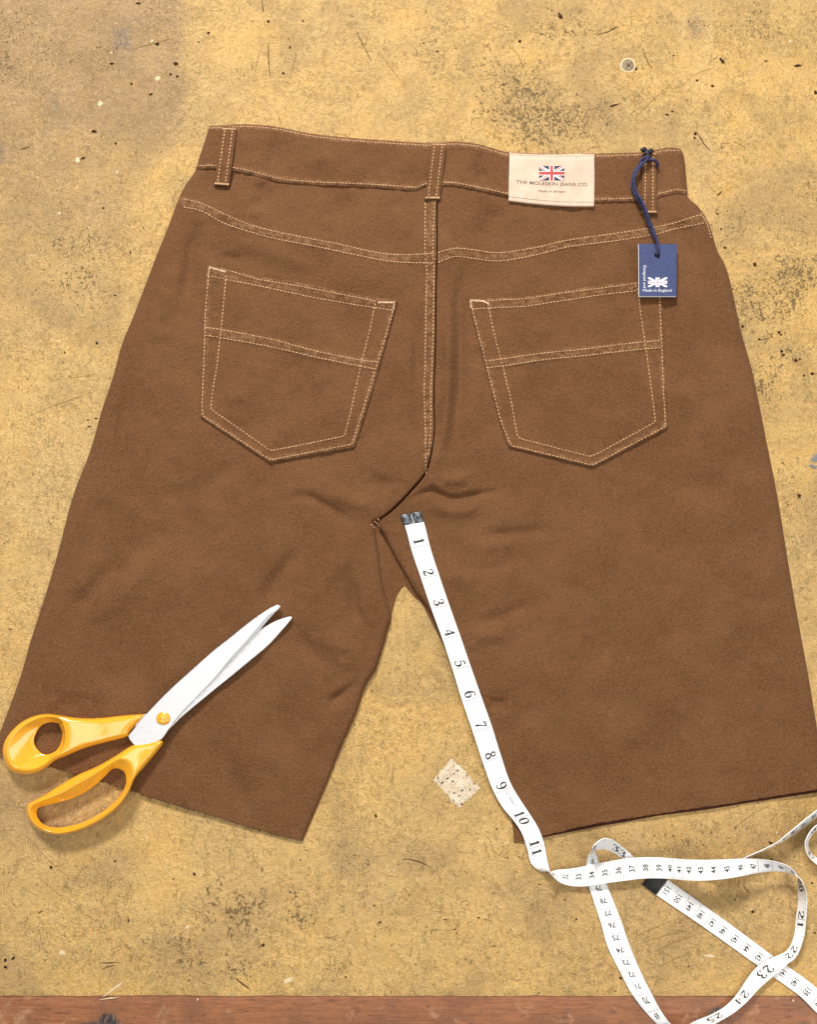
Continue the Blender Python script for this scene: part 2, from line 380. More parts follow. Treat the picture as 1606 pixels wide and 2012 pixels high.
mb = MB(); x0, x1, yb = -.56, .56, .80
for z0, z1_, ya in ((-.9, -.034, EDGE_Y-.03),):
    v = [(x, y, z) for z in (z0, z1_) for x, y in ((x0+.02, ya), (x1-.02, ya), (x1-.02, yb), (x0+.02, yb))]
    mb.add(v, [[0, 1, 5, 4], [1, 2, 6, 5], [2, 3, 7, 6], [3, 0, 4, 7], [4, 5, 6, 7]])
mb.obj('base_cabinet', M['underframe'], bench, smooth=False)
mb = MB(); mb.add([(-4, -4, -.9), (4, -4, -.9), (4, 4, -.9), (-4, 4, -.9)], [[0, 1, 2, 3]])
fo = mb.obj('floor', mat('grey_concrete', (.25, .24, .22), .8), smooth=False); fo['kind'] = 'structure'
# scratches, specks, flecks as shallow marks on the board
def ribbon_mark(mb, pts, w, h=.06, mi=0):
    c = cr(pts, max(4, int(clen(pts)/5))); d = np.gradient(c, axis=0); d /= np.linalg.norm(d, axis=1)[:, None]+1e-9
    nrm = np.stack([-d[:, 1], d[:, 0]], -1); t = np.linspace(0, 1, len(c)); ww = w*np.sin(np.pi*np.clip(t, .04, .96))**.6*(.6+.8*rng.random(len(c)))
    off = 0.5*vnoise(t*7+c[0, 0], t*0+c[0, 1])[:, None]*2
    c = c+nrm*off
    A = np.stack([ray_pt(*(c+nrm*ww[:, None]/2).T, h), ray_pt(*(c-nrm*ww[:, None]/2).T, h)], 0); mb.grid(A, mi)
def speck(mb, cx, cy, rx, ry, rot=0, h=.1, mi=0, n=11, rag=.35):
    a = np.linspace(0, 2*np.pi, n, endpoint=False); r = 1+rag*(rng.random(n)-.5)*2
    x = .9*rx*r*np.cos(a); y = .9*ry*r*np.sin(a); c, s_ = math.cos(R(rot)), math.sin(R(rot))
    x, y = cx+x*c-y*s_, cy+x*s_+y*c
    V = np.vstack([ray_pt(x, y, h*.2), ray_pt(cx+(x-cx)*.6, cy+(y-cy)*.6, h), ray_pt(cx, cy, h)[None]])
    F = [[i, n+i, n+(i+1) % n, (i+1) % n][::-1] for i in range(n)]+[[n+i, 2*n, n+(i+1) % n][::-1] for i in range(n)]
    mb.add(V, F, mi)
scr = MB()
SC = [([(514, 0), (518, 25)], 3), ([(527, 85), (528, 120), (531, 150)], 3), ([(500, 150), (508, 110), (517, 88)], 1.5), ([(255, 98), (290, 88), (338, 75)], 2), ([(40, 293), (58, 288)], 3), ([(700, 60), (715, 90), (730, 120)], 2.5), ([(735, 90), (765, 130), (800, 175)], 1.5),
      ([(585, 90), (575, 130), (570, 160)], 1.3), ([(1175, 68), (1195, 62), (1217, 52)], 2.5), ([(1158, 140), (1175, 131)], 2), ([(1200, 209), (1220, 203)], 4), ([(1263, 95), (1272, 118), (1282, 135)], 2.5), ([(1200, 57), (1215, 52)], 2.5), ([(1250, 230), (1290, 190), (1318, 167)], 1.3),
      ([(1360, 150), (1380, 140), (1404, 134)], 1.5), ([(1415, 281), (1436, 281)], 1.8), ([(1372, 262), (1385, 283), (1398, 297)], 3.5), ([(1370, 240), (1371, 262)], 2), ([(455, 1630), (470, 1655), (482, 1668)], 2), ([(482, 1668), (500, 1690), (512, 1706)], 1.3),
      ([(230, 1840), (260, 1870), (285, 1892)], 1.8), ([(50, 1640), (90, 1685), (130, 1720)], 1.6), ([(0, 1580), (25, 1583), (50, 1590)], 2), ([(0, 1632), (30, 1631)], 2), ([(78, 1725), (130, 1770), (190, 1812)], 1.3), ([(90, 1560), (110, 1580)], 1.5), ([(325, 1630), (345, 1665)], 1.3),
      ([(460, 1920), (475, 1932), (492, 1944)], 4), ([(200, 1905), (212, 1899), (225, 1897)], 4), ([(193, 1892), (235, 1891)], 2.5), ([(75, 1795), (84, 1788)], 4), ([(232, 1815), (240, 1808)], 2), ([(508, 1862), (520, 1855)], 3.5), ([(30, 830), (110, 795), (200, 765)], 1.2), ([(120, 745), (190, 735)], 1.0),
      ([(1250, 1840), (1290, 1822), (1325, 1808)], 1.8), ([(1265, 1852), (1310, 1838), (1350, 1828)], 1.4), ([(1290, 1868), (1330, 1850), (1385, 1832)], 1.8), ([(1290, 1900), (1320, 1888), (1355, 1872)], 1.6), ([(1266, 1847), (1280, 1838)], 2.2), ([(1300, 1870), (1320, 1880), (1325, 1900)], 1.4), ([(1177, 1890), (1176, 1960)], 1.2),
      ([(1464, 1728), (1463, 1740), (1467, 1748), (1476, 1756)], 2.5), ([(1562, 1762), (1555, 1772), (1554, 1782), (1560, 1793), (1566, 1798)], 2.2), ([(1485, 1732), (1500, 1731)], 1.2), ([(1590, 1762), (1602, 1776)], 1.6), ([(790, 1690), (805, 1688), (830, 1696), (850, 1704)], 3), ([(960, 1640), (968, 1665), (975, 1690)], 1.5),
      ([(952, 1655), (965, 1695)], 1.2), ([(788, 1410), (790, 1416)], 2), ([(645, 1518), (655, 1530)], 1.6), ([(1445, 1625), (1480, 1600), (1515, 1583)], 1.8), ([(1440, 1596), (1465, 1600)], 1.3), ([(1475, 1612), (1500, 1660)], 1.3), ([(1492, 668), (1505, 667), (1514, 662)], 3), ([(1556, 884), (1575, 885)], 2),
      ([(1420, 375), (1410, 385)], 4), ([(1000, 90), (1020, 110), (1035, 150)], 1.5), ([(860, 140), (900, 170)], 1.3), ([(715, 1230), (720, 1300)], 1), ([(798, 1180), (800, 1400)], 1.0), ([(1305, 80), (1320, 110)], 1.5)]
for p, w in SC: ribbon_mark(scr, p, w*.8, mi=1 if w >= 2.4 else 0)
for k in range(120):
    x, y = rng.uniform(-40, 1650), rng.uniform(-60, 1940); L = rng.uniform(8, 55); a = rng.choice([R(60), R(110), R(20), rng.uniform(0, 3.14)])+rng.normal(0, .15)
    b = rng.normal(0, 2.5)
    ribbon_mark(scr, [(x, y), (x+L*.5*math.cos(a)-b*math.sin(a), y+L*.5*math.sin(a)+b*math.cos(a)), (x+L*math.cos(a), y+L*math.sin(a))], rng.uniform(.5, 1.0))
# worn ring marks
def ring_mark(mb, cx, cy, r, a0, a1, w, mi=0):
    a = np.linspace(R(a0), R(a1), 14); ribbon_mark(mb, [(cx+r*math.cos(t), cy+r*math.sin(t)) for t in a], w, mi=mi)
ring_mark(scr, 915, 1778, 9, 0, 355, 2); ring_mark(scr, 912, 1660, 16, 60, 200, 1.3); ring_mark(scr, 914, 1655, 20, 200, 330, 1.0); ring_mark(scr, 938, 243+0, 12, 120, 300, 1.4); ring_mark(scr, 1300, 1935, 12, 180, 360, 1.6)
so = scr.obj('scratches', [M['scratch'], M['gouge']], bench); so['kind'] = 'stuff'
sp = MB()
SP = [(272, 7, 5, 3, 0), (308, 86, 5, 3.5, 0), (345, 125, 5, 4, 20), (335, 146, 3, 3, 0), (348, 150, 3, 3, 0), (296, 185, 5, 2.5, -20), (258, 165, 2.5, 2.5, 0), (184, 258, 6, 3.5, 0), (227, 282, 2.5, 2.5, 0), (162, 311, 5, 2, -20), (527, 42, 3, 3, 0), (570, 93, 3, 3, 0), (557, 144, 3, 3, 0), (203, 409, 2.5, 2.5, 0), (219, 125, 5, 2.5, 0), (595, 41, 2, 2, 0), (410, 65, 3, 3, 0), (390, 83, 2.5, 2, 0),
      (1102, 33, 5, 5, 0), (1100, 27, 2.5, 2.5, 0), (833, 85, 2.5, 1.5, 0), (860, 101, 3, 2, 0), (990, 166, 2.5, 2.5, 0), (1022, 81, 3, 3, 0), (1250, 135, 4, 3.5, 30), (1248, 128, 2, 2, 0), (1420, 120, 4, 7, -30), (1568, 129, 9, 3, -5), (1401, 169, 3.5, 2.5, 0), (1371, 158, 3, 2.5, 0), (1604, 182, 3.5, 5, 0), (1367, 262, 3.5, 4, 0), (1366, 271, 2.5, 3, 0), (1322, 219, 3, 1.6, 10), (1312, 225, 5, 1.6, 20), (1208, 207, 8, 2, -18), (1325, 109, 3, 1.6, 0), (1506, 120, 3, 2, 0),
      (1411, 420, 2.5, 2.5, 0), (1418, 450, 2.5, 2, 0), (1425, 487, 4, 3, 0), (1431, 415, 1.5, 1.5, 0), (1484, 519, 3.6, 4.2, 0), (1493, 667, 3, 3, 0), (1532, 653, 4.5, 3.5, 0), (1536, 658, 3, 2.5, 0), (1537, 690, 4, 3, 30), (1541, 697, 3, 2.5, 0), (1565, 708, 4, 3.5, 0), (1573, 706, 3, 2.5, 0), (1555, 689, 3, 1.5, -20), (1597, 735, 4, 3.6, 0), (1581, 738, 2.5, 2.5, 0), (1461, 642, 3.5, 3, 0), (1572, 974, 4, 3.5, 0), (1568, 972, 2, 2, 0),
      (739, 1603, 3.4, 3.4, 0), (382, 1717, 3.5, 3.5, 20), (340, 1727, 1.8, 1.8, 0), (252, 1809, 2, 4, 0), (517, 1857, 4, 3, -30), (1015, 1713, 2, 2, 0), (998, 1685, 2, 2, 0), (1020, 1684, 2, 2, 0), (941, 1803, 2.2, 2.2, 0), (894, 1826, 4, 1.4, -20), (898, 1834, 1.6, 1.6, 0), (972, 1859, 3, 1.5, -10), (875, 1807, 6, 1.2, 0), (748, 1812, 3, 1.2, -20), (856, 1888, 1.6, 1.6, 0), (977, 1629, 1.8, 1.8, 0), (1133, 1806, 2.5, 2, 0), (1220, 1922, 3.5, 3, 0), (1480, 1791, 3, 4, 20), (1445, 1700+68, 2, 2, 0), (1602, 1833, 3, 2, 0), (1110, 1768, 2, 2, 0), (1061, 1738, 1.8, 1.8, 0), (1597, 1735, 2.5, 2.5, 0), (1517, 1688, 3, 2, 0), (1515, 1656, 6, 2, 20),
      (10, 1887, 4, 3, -30), (25, 1883, 5, 2.5, -40), (10, 1900, 5, 3, 30), (85, 530, 1.8, 1.8, 0), (127, 693, 2, 3, 0), (225, 580, 4, 1.5, 15), (190, 674, 3, 3, 0), (256, 495, 1.6, 4, 0), (70, 570, 1.5, 1.5, 0), (172, 825, 2, 2, 0), (188, 822, 4, 1.5, 0), (175, 838, 4, 1.2, 0), (8, 1068, 1.6, 1.6, 0), (20, 1236, 1.8, 1.8, 0), (680, 1870+50, 2, 2, 0), (746, 1812, 2, 2, 0), (590, 1690, 2, 2, 0), (100, 1704, 4, 3, 0), (225, 1692, 3, 2, 0)]
for a in SP: speck(sp, *a)
for k in range(55):
    speck(sp, rng.uniform(-30, 1640), rng.uniform(-50, 1945), rng.uniform(.7, 1.6), rng.uniform(.6, 1.3), rng.uniform(0, 180))
so = sp.obj('specks', M['speck'], bench); so['kind'] = 'stuff'
fl = MB()
for a in [(197, 204, 5, 6.5, 40), (152, 314, 5, 5, 0), (309, 154, 6, 5, 0), (229, 339, 2, 5, 25), (219, 103, 3, 2, 0), (116, 419, 4, 2.5, 0), (299, 80, 3, 4, 40), (1554, 81, 2.6, 2.6, 0), (1545, 100, 2, 2, 0), (1284, 217, 2, 2.6, 0), (1557, 237, 1.6, 1.6, 0), (575, 1942, 2.5, 2.5, 0), (709, 1942, 2.5, 2.5, 0), (388, 1964, 2.5, 2.8, 0), (368, 1821, 5, 4, 20), (567, 1926, 9, 5, -30), (122, 1872, 7, 5, 30), (1528, 1636, 2.6, 2.6, 0), (1494, 1598+10, 2, 2, 0), (1397, 1880, 12, 1.5, 0), (1393, 1877, 16, 1.8, 3),
          (950, 1732, 3, 2, 0), (765, 1712, 2, 2, 0), (765, 1710, 1.6, 1.6, 0), (1560, 1966, 2.5, 2.5, 0), (175, 447, 2, 2, 0), (765, 1711, 2, 2, 0)]: speck(fl, *a)
ribbon_mark(fl, [(202, 1958), (220, 1945), (240, 1930)], 5); ribbon_mark(fl, [(195, 1964), (215, 1961), (235, 1959)], 2.5)
for k in range(12): speck(fl, rng.uniform(0, 1606), rng.uniform(0, 1945), rng.uniform(.8, 1.8), rng.uniform(.7, 1.5), rng.uniform(0, 180))
so = fl.obj('pale_flecks', M['fleck'], bench); so['kind'] = 'stuff'
gc = MB(); speck(gc, 1603, 900, 9, 12, 10, .5, rag=.5); speck(gc, 1598, 916, 9, 5, 20, .5, rag=.5)
o = gc.obj('grey_chip', M['greychip'], bench)
# filled screw hole
def disc_ring(mb, cx, cy, rs, hs, n=28, mi=0, close=True):
    a = np.linspace(0, 2*np.pi, n, endpoint=False)
    A = np.stack([ray_pt(cx+r*np.cos(a)*(1+.05*np.sin(3*a)), cy+r*np.sin(a)*(1+.04*np.cos(2*a)), h) for r, h in zip(rs, hs)])
    mb.grid(A, mi, closed_u=True)
scw = MB(); disc_ring(scw, 1235, 128, (15, 13.5, 12), (.05, .3, .18)); o = scw.obj('screw_hole_rim', M['fleck'], bench)
def screwmat():
    m = mat('dull_screw_metal', (.3, .24, .15), .6); n = N(m)
    n.put(n.b.inputs['Base Color'], n.mix(n.ramp(n.noise(700, 3, .7), .4, .6), (.12, .085, .05), (.33, .25, .14))); return m
M['screw'] = screwmat()
scw = MB(); disc_ring(scw, 1235, 128, (12, 9, 4, .01), (.1, .35, .25, .1)); o = scw.obj('screw_head', M['screw'], bench)
spx = MB(); speck(spx, 1237, 129, 4, 1.6, -40, .45); speck(spx, 1236, 128, 1.5, 4, -20, .45); spx.obj('screw_slot', M['speck'], bench)

# beige square patch stuck on the board
pm = mat('speckled_beige_paper', (.7, .6, .44), .8); n_ = N(pm)
c_ = n_.mix(n_.ramp(n_.noise(140, 3, .7), .35, .65), (.74, .64, .48), (.60, .48, .33))
c_ = n_.mix(n_.math('MULTIPLY', n_.lines(330, .05, 1.4), .55), c_, (.25, .17, .10))
c_ = n_.mix(n_.math('MULTIPLY', n_.ramp(n_.noise(420, 3, .7, 1), .60, .66), .85), c_, (.08, .05, .035))
n_.put(n_.b.inputs['Base Color'], c_); n_.bump(n_.noise(300, 3), .5, .0004)
Q = [(888, 1489), (944, 1549), (901, 1587), (853, 1531)]
mb = MB()
nn = 16
u = np.linspace(0, 1, nn); U, V = np.meshgrid(u, u)
PX = (1-U)*(1-V)*Q[0][0]+U*(1-V)*Q[1][0]+U*V*Q[2][0]+(1-U)*V*Q[3][0]; PY = (1-U)*(1-V)*Q[0][1]+U*(1-V)*Q[1][1]+U*V*Q[2][1]+(1-U)*V*Q[3][1]
PX += 2.0*(rng.random(PX.shape)-.5)*((U == 0)|(U == 1)|(V == 0)|(V == 1))*2; PY += 2.0*(rng.random(PX.shape)-.5)*((U == 0)|(U == 1)|(V == 0)|(V == 1))*2
e = ((U == 0)|(U == 1)|(V == 0)|(V == 1))
mb.grid(ray_pt(PX, PY, np.where(e, .02, .28+.1*vnoise(PX/6, PY/6)-.25*(abs(U-.28) < .035))), flip=False)
patch_o = mb.obj('paper_patch', pm); patch_o['label'] = 'small beige speckled square patch stuck on the bench between the two legs of the shorts'; patch_o['category'] = 'patch'
mb = MB()
for a in [(890, 1535, 3.2, 2.2, 0), (893, 1558, 3.6, 2, 20), (909, 1552, 2.6, 2.8, 0), (903, 1563, 2.6, 1.5, 30), (869, 1538, 4, 1.4, -35), (880, 1529, 4, 1.3, -30), (892, 1520, 3, 1.4, -35), (900, 1514, 3, 1.5, -30), (908, 1580, 3, 1.6, 0), (924, 1552, 1.5, 3.4, 20), (932, 1540, 2.4, 1.6, 40), (918, 1524, 3, 1.2, 40), (892, 1573, 1.6, 4, -20), (861, 1528, 1.5, 3, 0)]: speck(mb, *a, h=.55)
mb.obj('specks', M['speck'], patch_o)

# ------------------------------------------------------------------ shorts: shared height of the cloth
L_OUT = [(412, 247), (400, 282), (385, 332), (375, 349), (364, 364), (354, 383), (346, 403), (330, 446), (312, 490), (294, 537), (262, 621), (239, 677), (223, 736), (199, 808), (177, 885), (142, 978), (113, 1088), (89, 1168), (60, 1258), (38, 1334), (0, 1438), (-14, 1474)]
R_OUT = [(1338, 292), (1344, 305), (1349, 345), (1350, 383), (1374, 407), (1394, 439), (1410, 491), (1425, 519), (1437, 558), (1457, 650), (1481, 737), (1509, 876), (1529, 976), (1550, 1105), (1568, 1211), (1590, 1330), (1603, 1409), (1628, 1548)]
L_IN = [(858, 380), (858, 490), (856, 575), (855, 673), (852, 772), (853, 837), (850, 870), (843, 905), (831, 933), (800, 969), (784, 986), (761, 1007), (736, 1027), (741, 1060), (748, 1110), (757, 1165), (769, 1208), (762, 1240), (741, 1310), (717, 1352), (701, 1400), (668, 1475), (650, 1521), (628, 1574), (595, 1651)]
R_IN = [(860.5, 372), (860.5, 490), (858.5, 575), (857.5, 673), (854.5, 772), (855.5, 837), (852.5, 870), (846, 907), (834, 937), (803, 973), (787, 990), (764, 1011), (744, 1026), (747, 1040), (769, 1083), (795, 1129), (818, 1167), (838, 1192), (862, 1238), (884, 1284), (903, 1330), (928, 1400), (960, 1480), (992, 1560), (1035, 1641)]
W_TOP = [(412, 247), (440, 246), (470, 244), (510, 245), (550, 250), (610, 262), (680, 270), (760, 276), (850, 281), (890, 278), (930, 281), (965, 290), (1005, 300), (1080, 303), (1170, 302), (1230, 300), (1262, 299), (1290, 294), (1315, 290), (1338, 292)]
W_BOT = [(384, 333), (420, 332), (450, 335), (500, 345), (550, 358), (610, 364), (680, 367), (760, 371), (812, 375), (832, 370), (850, 366), (890, 366), (925, 372), (960, 379), (1005, 388), (1080, 394), (1170, 398), (1255, 396), (1290, 389), (1330, 380), (1352, 383)]
YS_L = [(352, 388), (375, 392), (396, 400), (441, 421), (489, 441), (545, 456), (620, 471), (676, 482), (732, 495), (788, 501), (858, 497)]
YS_L2 = [(346, 402), (370, 407), (396, 415), (441, 439), (489, 455), (545, 470), (620, 484), (695, 500), (770, 514), (858, 517)]
YS_R = [(860, 498), (880, 491), (901, 488), (937, 492), (974, 497), (1011, 494), (1061, 485), (1118, 472), (1203, 460), (1280, 448), (1327, 438), (1371, 424), (1388, 424)]
YS_R2 = [(860, 516), (880, 508), (900, 504), (937, 509), (974, 513), (1011, 509), (1061, 499), (1118, 485), (1203, 474), (1280, 462), (1327, 450), (1371, 441), (1392, 437)]
SIL = [cr(L_OUT, 90).tolist(), cr(R_OUT, 90).tolist(), cr(W_TOP, 40).tolist(), cr(L_IN[12:], 50).tolist(), cr(R_IN[12:], 50).tolist()]
# folds: (points, half width px, height mm)
FOLDS = [([(392, 430), (374, 520), (368, 610)], 20, -1.9), ([(330, 560), (318, 640)], 26, 1.2), ([(255, 735), (240, 830), (245, 900), (262, 960)], 20, -1.6), ([(300, 740), (318, 830)], 22, .9), ([(262, 1090), (215, 1130), (160, 1190), (140, 1230)], 24, -1.9), ([(330, 1060), (250, 1150), (190, 1240)], 30, 1.3),
         ([(508, 352), (520, 385), (500, 420)], 26, -1.8), ([(545, 250), (538, 300), (535, 345)], 14, -1.1), ([(600, 300), (680, 320)], 30, .7), ([(440, 480), (520, 490), (640, 540)], 22, .9), ([(420, 500), (480, 512)], 12, -.8), ([(700, 380), (640, 440)], 26, -1.0), ([(780, 400), (800, 470)], 22, .8),
         ([(945, 288), (944, 320), (952, 360)], 9, -1.3), ([(925, 285), (922, 340)], 12, .9), ([(980, 400), (955, 450), (930, 480)], 22, -1.4),
         ([(935, 500), (912, 550), (902, 600), (905, 700), (900, 790), (882, 885)], 15, -1.7), ([(880, 560), (882, 650), (880, 760), (872, 860), (850, 940)], 15, 1.8), ([(940, 690), (935, 800), (920, 880)], 22, .8),
         ([(800, 985), (835, 968), (850, 963), (868, 973), (888, 980), (925, 974), (990, 962)], 8, -1.8), ([(830, 985), (900, 1005), (960, 985)], 18, 1.5), ([(860, 945), (930, 940)], 15, 1.2),
         ([(930, 1052), (1000, 1048), (1100, 1040)], 13, -.8), ([(940, 1075), (1020, 1070)], 14, .7), ([(955, 1130), (985, 1110), (1015, 1092)], 15, -.7), ([(880, 1120), (940, 1150)], 22, 1.2), ([(915, 1232), (950, 1222), (1000, 1206), (1060, 1180)], 15, -1.0), ([(925, 1255), (1000, 1240)], 18, 1.1),
         ([(955, 1382), (1000, 1385)], 13, -1.4), ([(1060, 1622), (1110, 1612)], 7, -.8), ([(1060, 1600), (1120, 1590)], 10, .6), ([(1100, 1300), (1250, 1350), (1350, 1340)], 50, .9), ([(1200, 1060), (1350, 1120)], 50, .8), ([(1440, 1180), (1560, 1180)], 20, -.7), ([(1250, 960), (1450, 940)], 40, -.8),
         ([(640, 960), (690, 985), (740, 1000)], 18, 1.4), ([(560, 985), (600, 975), (650, 1000), (700, 1030)], 12, -1.4), ([(480, 920), (380, 960), (330, 1000)], 30, -.9), ([(720, 940), (780, 960)], 16, -1.0), ([(600, 1060), (530, 1160), (500, 1210)], 20, -1.7), ([(700, 1075), (640, 1140), (600, 1200)], 26, 1.5),
         ([(740, 1100), (735, 1170), (745, 1220)], 12, 1.4), ([(690, 1120), (700, 1200), (730, 1250)], 14, -1.3), ([(715, 1338), (670, 1365), (640, 1385)], 11, -2.2), ([(720, 1370), (660, 1410)], 14, 1.4), ([(575, 1245), (620, 1290), (640, 1330)], 20, -1.2), ([(620, 1240), (680, 1290)], 22, 1.2), ([(430, 1040), (380, 1150)], 40, .9), ([(500, 1460), (560, 1520), (580, 1600)], 26, .7), ([(450, 1500), (500, 1620)], 18, -.7), ([(100, 1380), (170, 1390)], 26, -1.2),
         ([(560, 690), (600, 740), (590, 820)], 32, -1.0), ([(500, 740), (470, 800)], 30, .8), ([(650, 760), (640, 840)], 30, .8), ([(1080, 760), (1180, 800)], 45, .7), ([(1340, 560), (1360, 660), (1400, 760)], 26, .8), ([(1310, 430), (1360, 470)], 20, -.7), ([(795, 600), (805, 700), (800, 800), (790, 880)], 16, .8), ([(815, 640), (820, 760)], 10, -.6), ([(1100, 420), (1180, 440)], 24, -.8)]
FOLDS = [(cr(p, 12).tolist(), w*.8, h) for p, w, h in FOLDS]
def H(px, py):
    """height of the lying cloth above the bench in mm"""
    px = np.asarray(px, float); py = np.asarray(py, float)
    d = np.full(px.shape, 1e9)
    for s_ in SIL: d = np.minimum(d, seg_dist(px, py, s_))
    T = np.interp(py, [240, 400, 700, 1000, 1300, 1480, 1650], [7.5, 8.2, 7.4, 6.6, 5.4, 4.2, 3.0])
    f = np.sqrt(1-(1-np.clip(d/11, 0, 1))**2)
    z = .7+(T-.7)*f
    w = np.zeros_like(px)
    for l, wd, h in FOLDS:
        ends = np.minimum(np.hypot(px-l[0][0], py-l[0][1]), np.hypot(px-l[-1][0], py-l[-1][1]))
        w += 2.2*h*np.exp(-(seg_dist(px, py, l)/wd)**2)*(.12+.88*sstep(0, .33*clen(l), ends))
    w += 3.0*vnoise(px/115+3, py/130+5)+2.3*vnoise(px/52+1, py/60+2)+.8*vnoise(px/23, py/25)
    hem = sstep(1670, 1440, py+.0*px)
    w *= .25+.75*hem
    return np.maximum(z+w*sstep(0, 55, d), .7)
def OFFL(py): return 1.7-1.7*sstep(872, 896, py)
def OFFR(py): return 2.3*sstep(858, 905, py)*sstep(1062, 1040, py)
def warp(n, eps):
    u = np.linspace(0, 1, n); return np.unique(np.concatenate([[0, eps], u[u > eps*1.6][:-1][u[u > eps*1.6][:-1] < 1-eps*1.6], [1-eps, 1]]))
def coons(top, bot, left, right, us, vs):
    """each boundary is an array (k,2) sampled over 0..1"""
    def ev(c, t): k = np.linspace(0, 1, len(c)); return np.stack([np.interp(t, k, c[:, 0]), np.interp(t, k, c[:, 1])], -1)
    T_, B_, L_, R_ = ev(top, us), ev(bot, us), ev(left, vs), ev(right, vs)
    U = us[None, :, None]; V = vs[:, None, None]
    P = (1-V)*T_[None]+V*B_[None]+(1-U)*L_[:, None]+U*R_[:, None]
    P -= (1-U)*(1-V)*T_[0]+U*(1-V)*T_[-1]+(1-U)*V*B_[0]+U*V*B_[-1]
    return P
def put_seam(o, P, lines, w):
    x, y = P[..., 0], P[..., 1]; d = np.full(x.shape, 1e9)
    for l in lines: d = np.minimum(d, seg_dist(x, y, l))
    v = sstep(w, w*.35, d).ravel(); a = np.zeros(len(o.data.vertices)); a[:len(v)] = v
    add_attrs(o, {'seam': a})
def midl(a, b): a, b = cr(a, 30), cr(b, 30); return ((a+b)/2).tolist()
def sheet(mb, P, zf, drop=1.0, bev=.3, mi=0, under=None, rough_edge=0):
    """upper surface + sides of one piece of cloth lying at zf"""
    x, y = P[..., 0].copy(), P[..., 1].copy()
    z = zf(x, y)
    b = np.zeros(z.shape, bool); b[0] = b[-1] = True; b[:, 0] = b[:, -1] = True
    z = np.where(b, z-bev, z)
    top = ray_pt(x, y, z); mb.grid(top, mi)
    ring = [(0, i) for i in range(P.shape[1])]+[(j, P.shape[1]-1) for j in range(1, P.shape[0])]+[(P.shape[0]-1, i) for i in range(P.shape[1]-2, -1, -1)]+[(j, 0) for j in range(P.shape[0]-2, 0, -1)]
    idx = tuple(np.array(ring).T); zr = z[idx]; zb = np.maximum(zr-drop, .02) if under is None else np.full(zr.shape, under)
    a = ray_pt(x[idx], y[idx], zr); c = a.copy(); c[:, 2] = zb*.001
    mb.grid(np.stack([a, c]), mi, closed_u=True)
    return z
def thread_line(mb, pts, zf, pitch=7.2, w=.95, gap=.17, linear=False, h=.34, mi=0, jit=.35):
    """row of separate stitches along pts"""
    L = clen(cr(pts, 60, linear=linear)); n = max(2, int(L/pitch)); c = cr(pts, n*4+1, linear=linear)
    a = c[0:-1:4]; b = a+(c[4::4]-a)*(1-gap)
    a = a+rng.normal(0, jit*.5, a.shape); b = b+rng.normal(0, jit*.5, b.shape)
    d = b-a; ln = np.linalg.norm(d, axis=1)[:, None]+1e-9; d = d/ln; nr = np.stack([-d[:, 1], d[:, 0]], -1)
    za, zb = zf(a[:, 0], a[:, 1]), zf(b[:, 0], b[:, 1])
    wp = w*2.48*.5
    for i in range(n):
        q = a[i]+(b[i]-a[i])*.22; r = a[i]+(b[i]-a[i])*.78; v = []
        zc = (za[i]+zb[i])/2
        v.append(ray_pt(a[i, 0], a[i, 1], za[i]-.1))
        for c0, z0 in ((q, za[i]), (r, zb[i])):
            for k, (s1, s2) in enumerate(((-1, .0), (-.55, 1), (.55, 1), (1, .0))):
                v.append(ray_pt(c0[0]+nr[i, 0]*wp*s1, c0[1]+nr[i, 1]*wp*s1, z0+h*s2))
        v.append(ray_pt(b[i, 0], b[i, 1], zb[i]-.1))
        mb.add(np.array(v), [[0, 2, 1], [0, 3, 2], [0, 4, 3], [1, 2, 6, 5], [2, 3, 7, 6], [3, 4, 8, 7], [5, 6, 9], [6, 7, 9], [7, 8, 9]], mi)
def tack(mb, a, b, zf, w=5.0, mi=0):
    """dense bar tack: zigzag threads side by side"""
    a = np.array(a, float); b = np.array(b, float); L = np.linalg.norm(b-a); d = (b-a)/L; nr = np.array([-d[1], d[0]])
    n = max(3, int(L/1.5))
    for i in range(n):
        c = a+d*(i+.5)*L/n; p, q = c-nr*w/2+rng.normal(0, .3, 2), c+nr*w/2+rng.normal(0, .3, 2)
        z = float(zf(np.array([c[0]]), np.array([c[1]]))[0])
        v = []
        for s_, pt in ((0, p), (1, q)):
            for k, (s1, s2) in enumerate(((-1, 0), (0, 1), (1, 0))):
                v.append(ray_pt(pt[0]+d[0]*.8*s1, pt[1]+d[1]*.8*s1, z+.15+.4*s2))
        mb.add(np.array(v), [[0, 1, 4, 3], [1, 2, 5, 4]], mi)

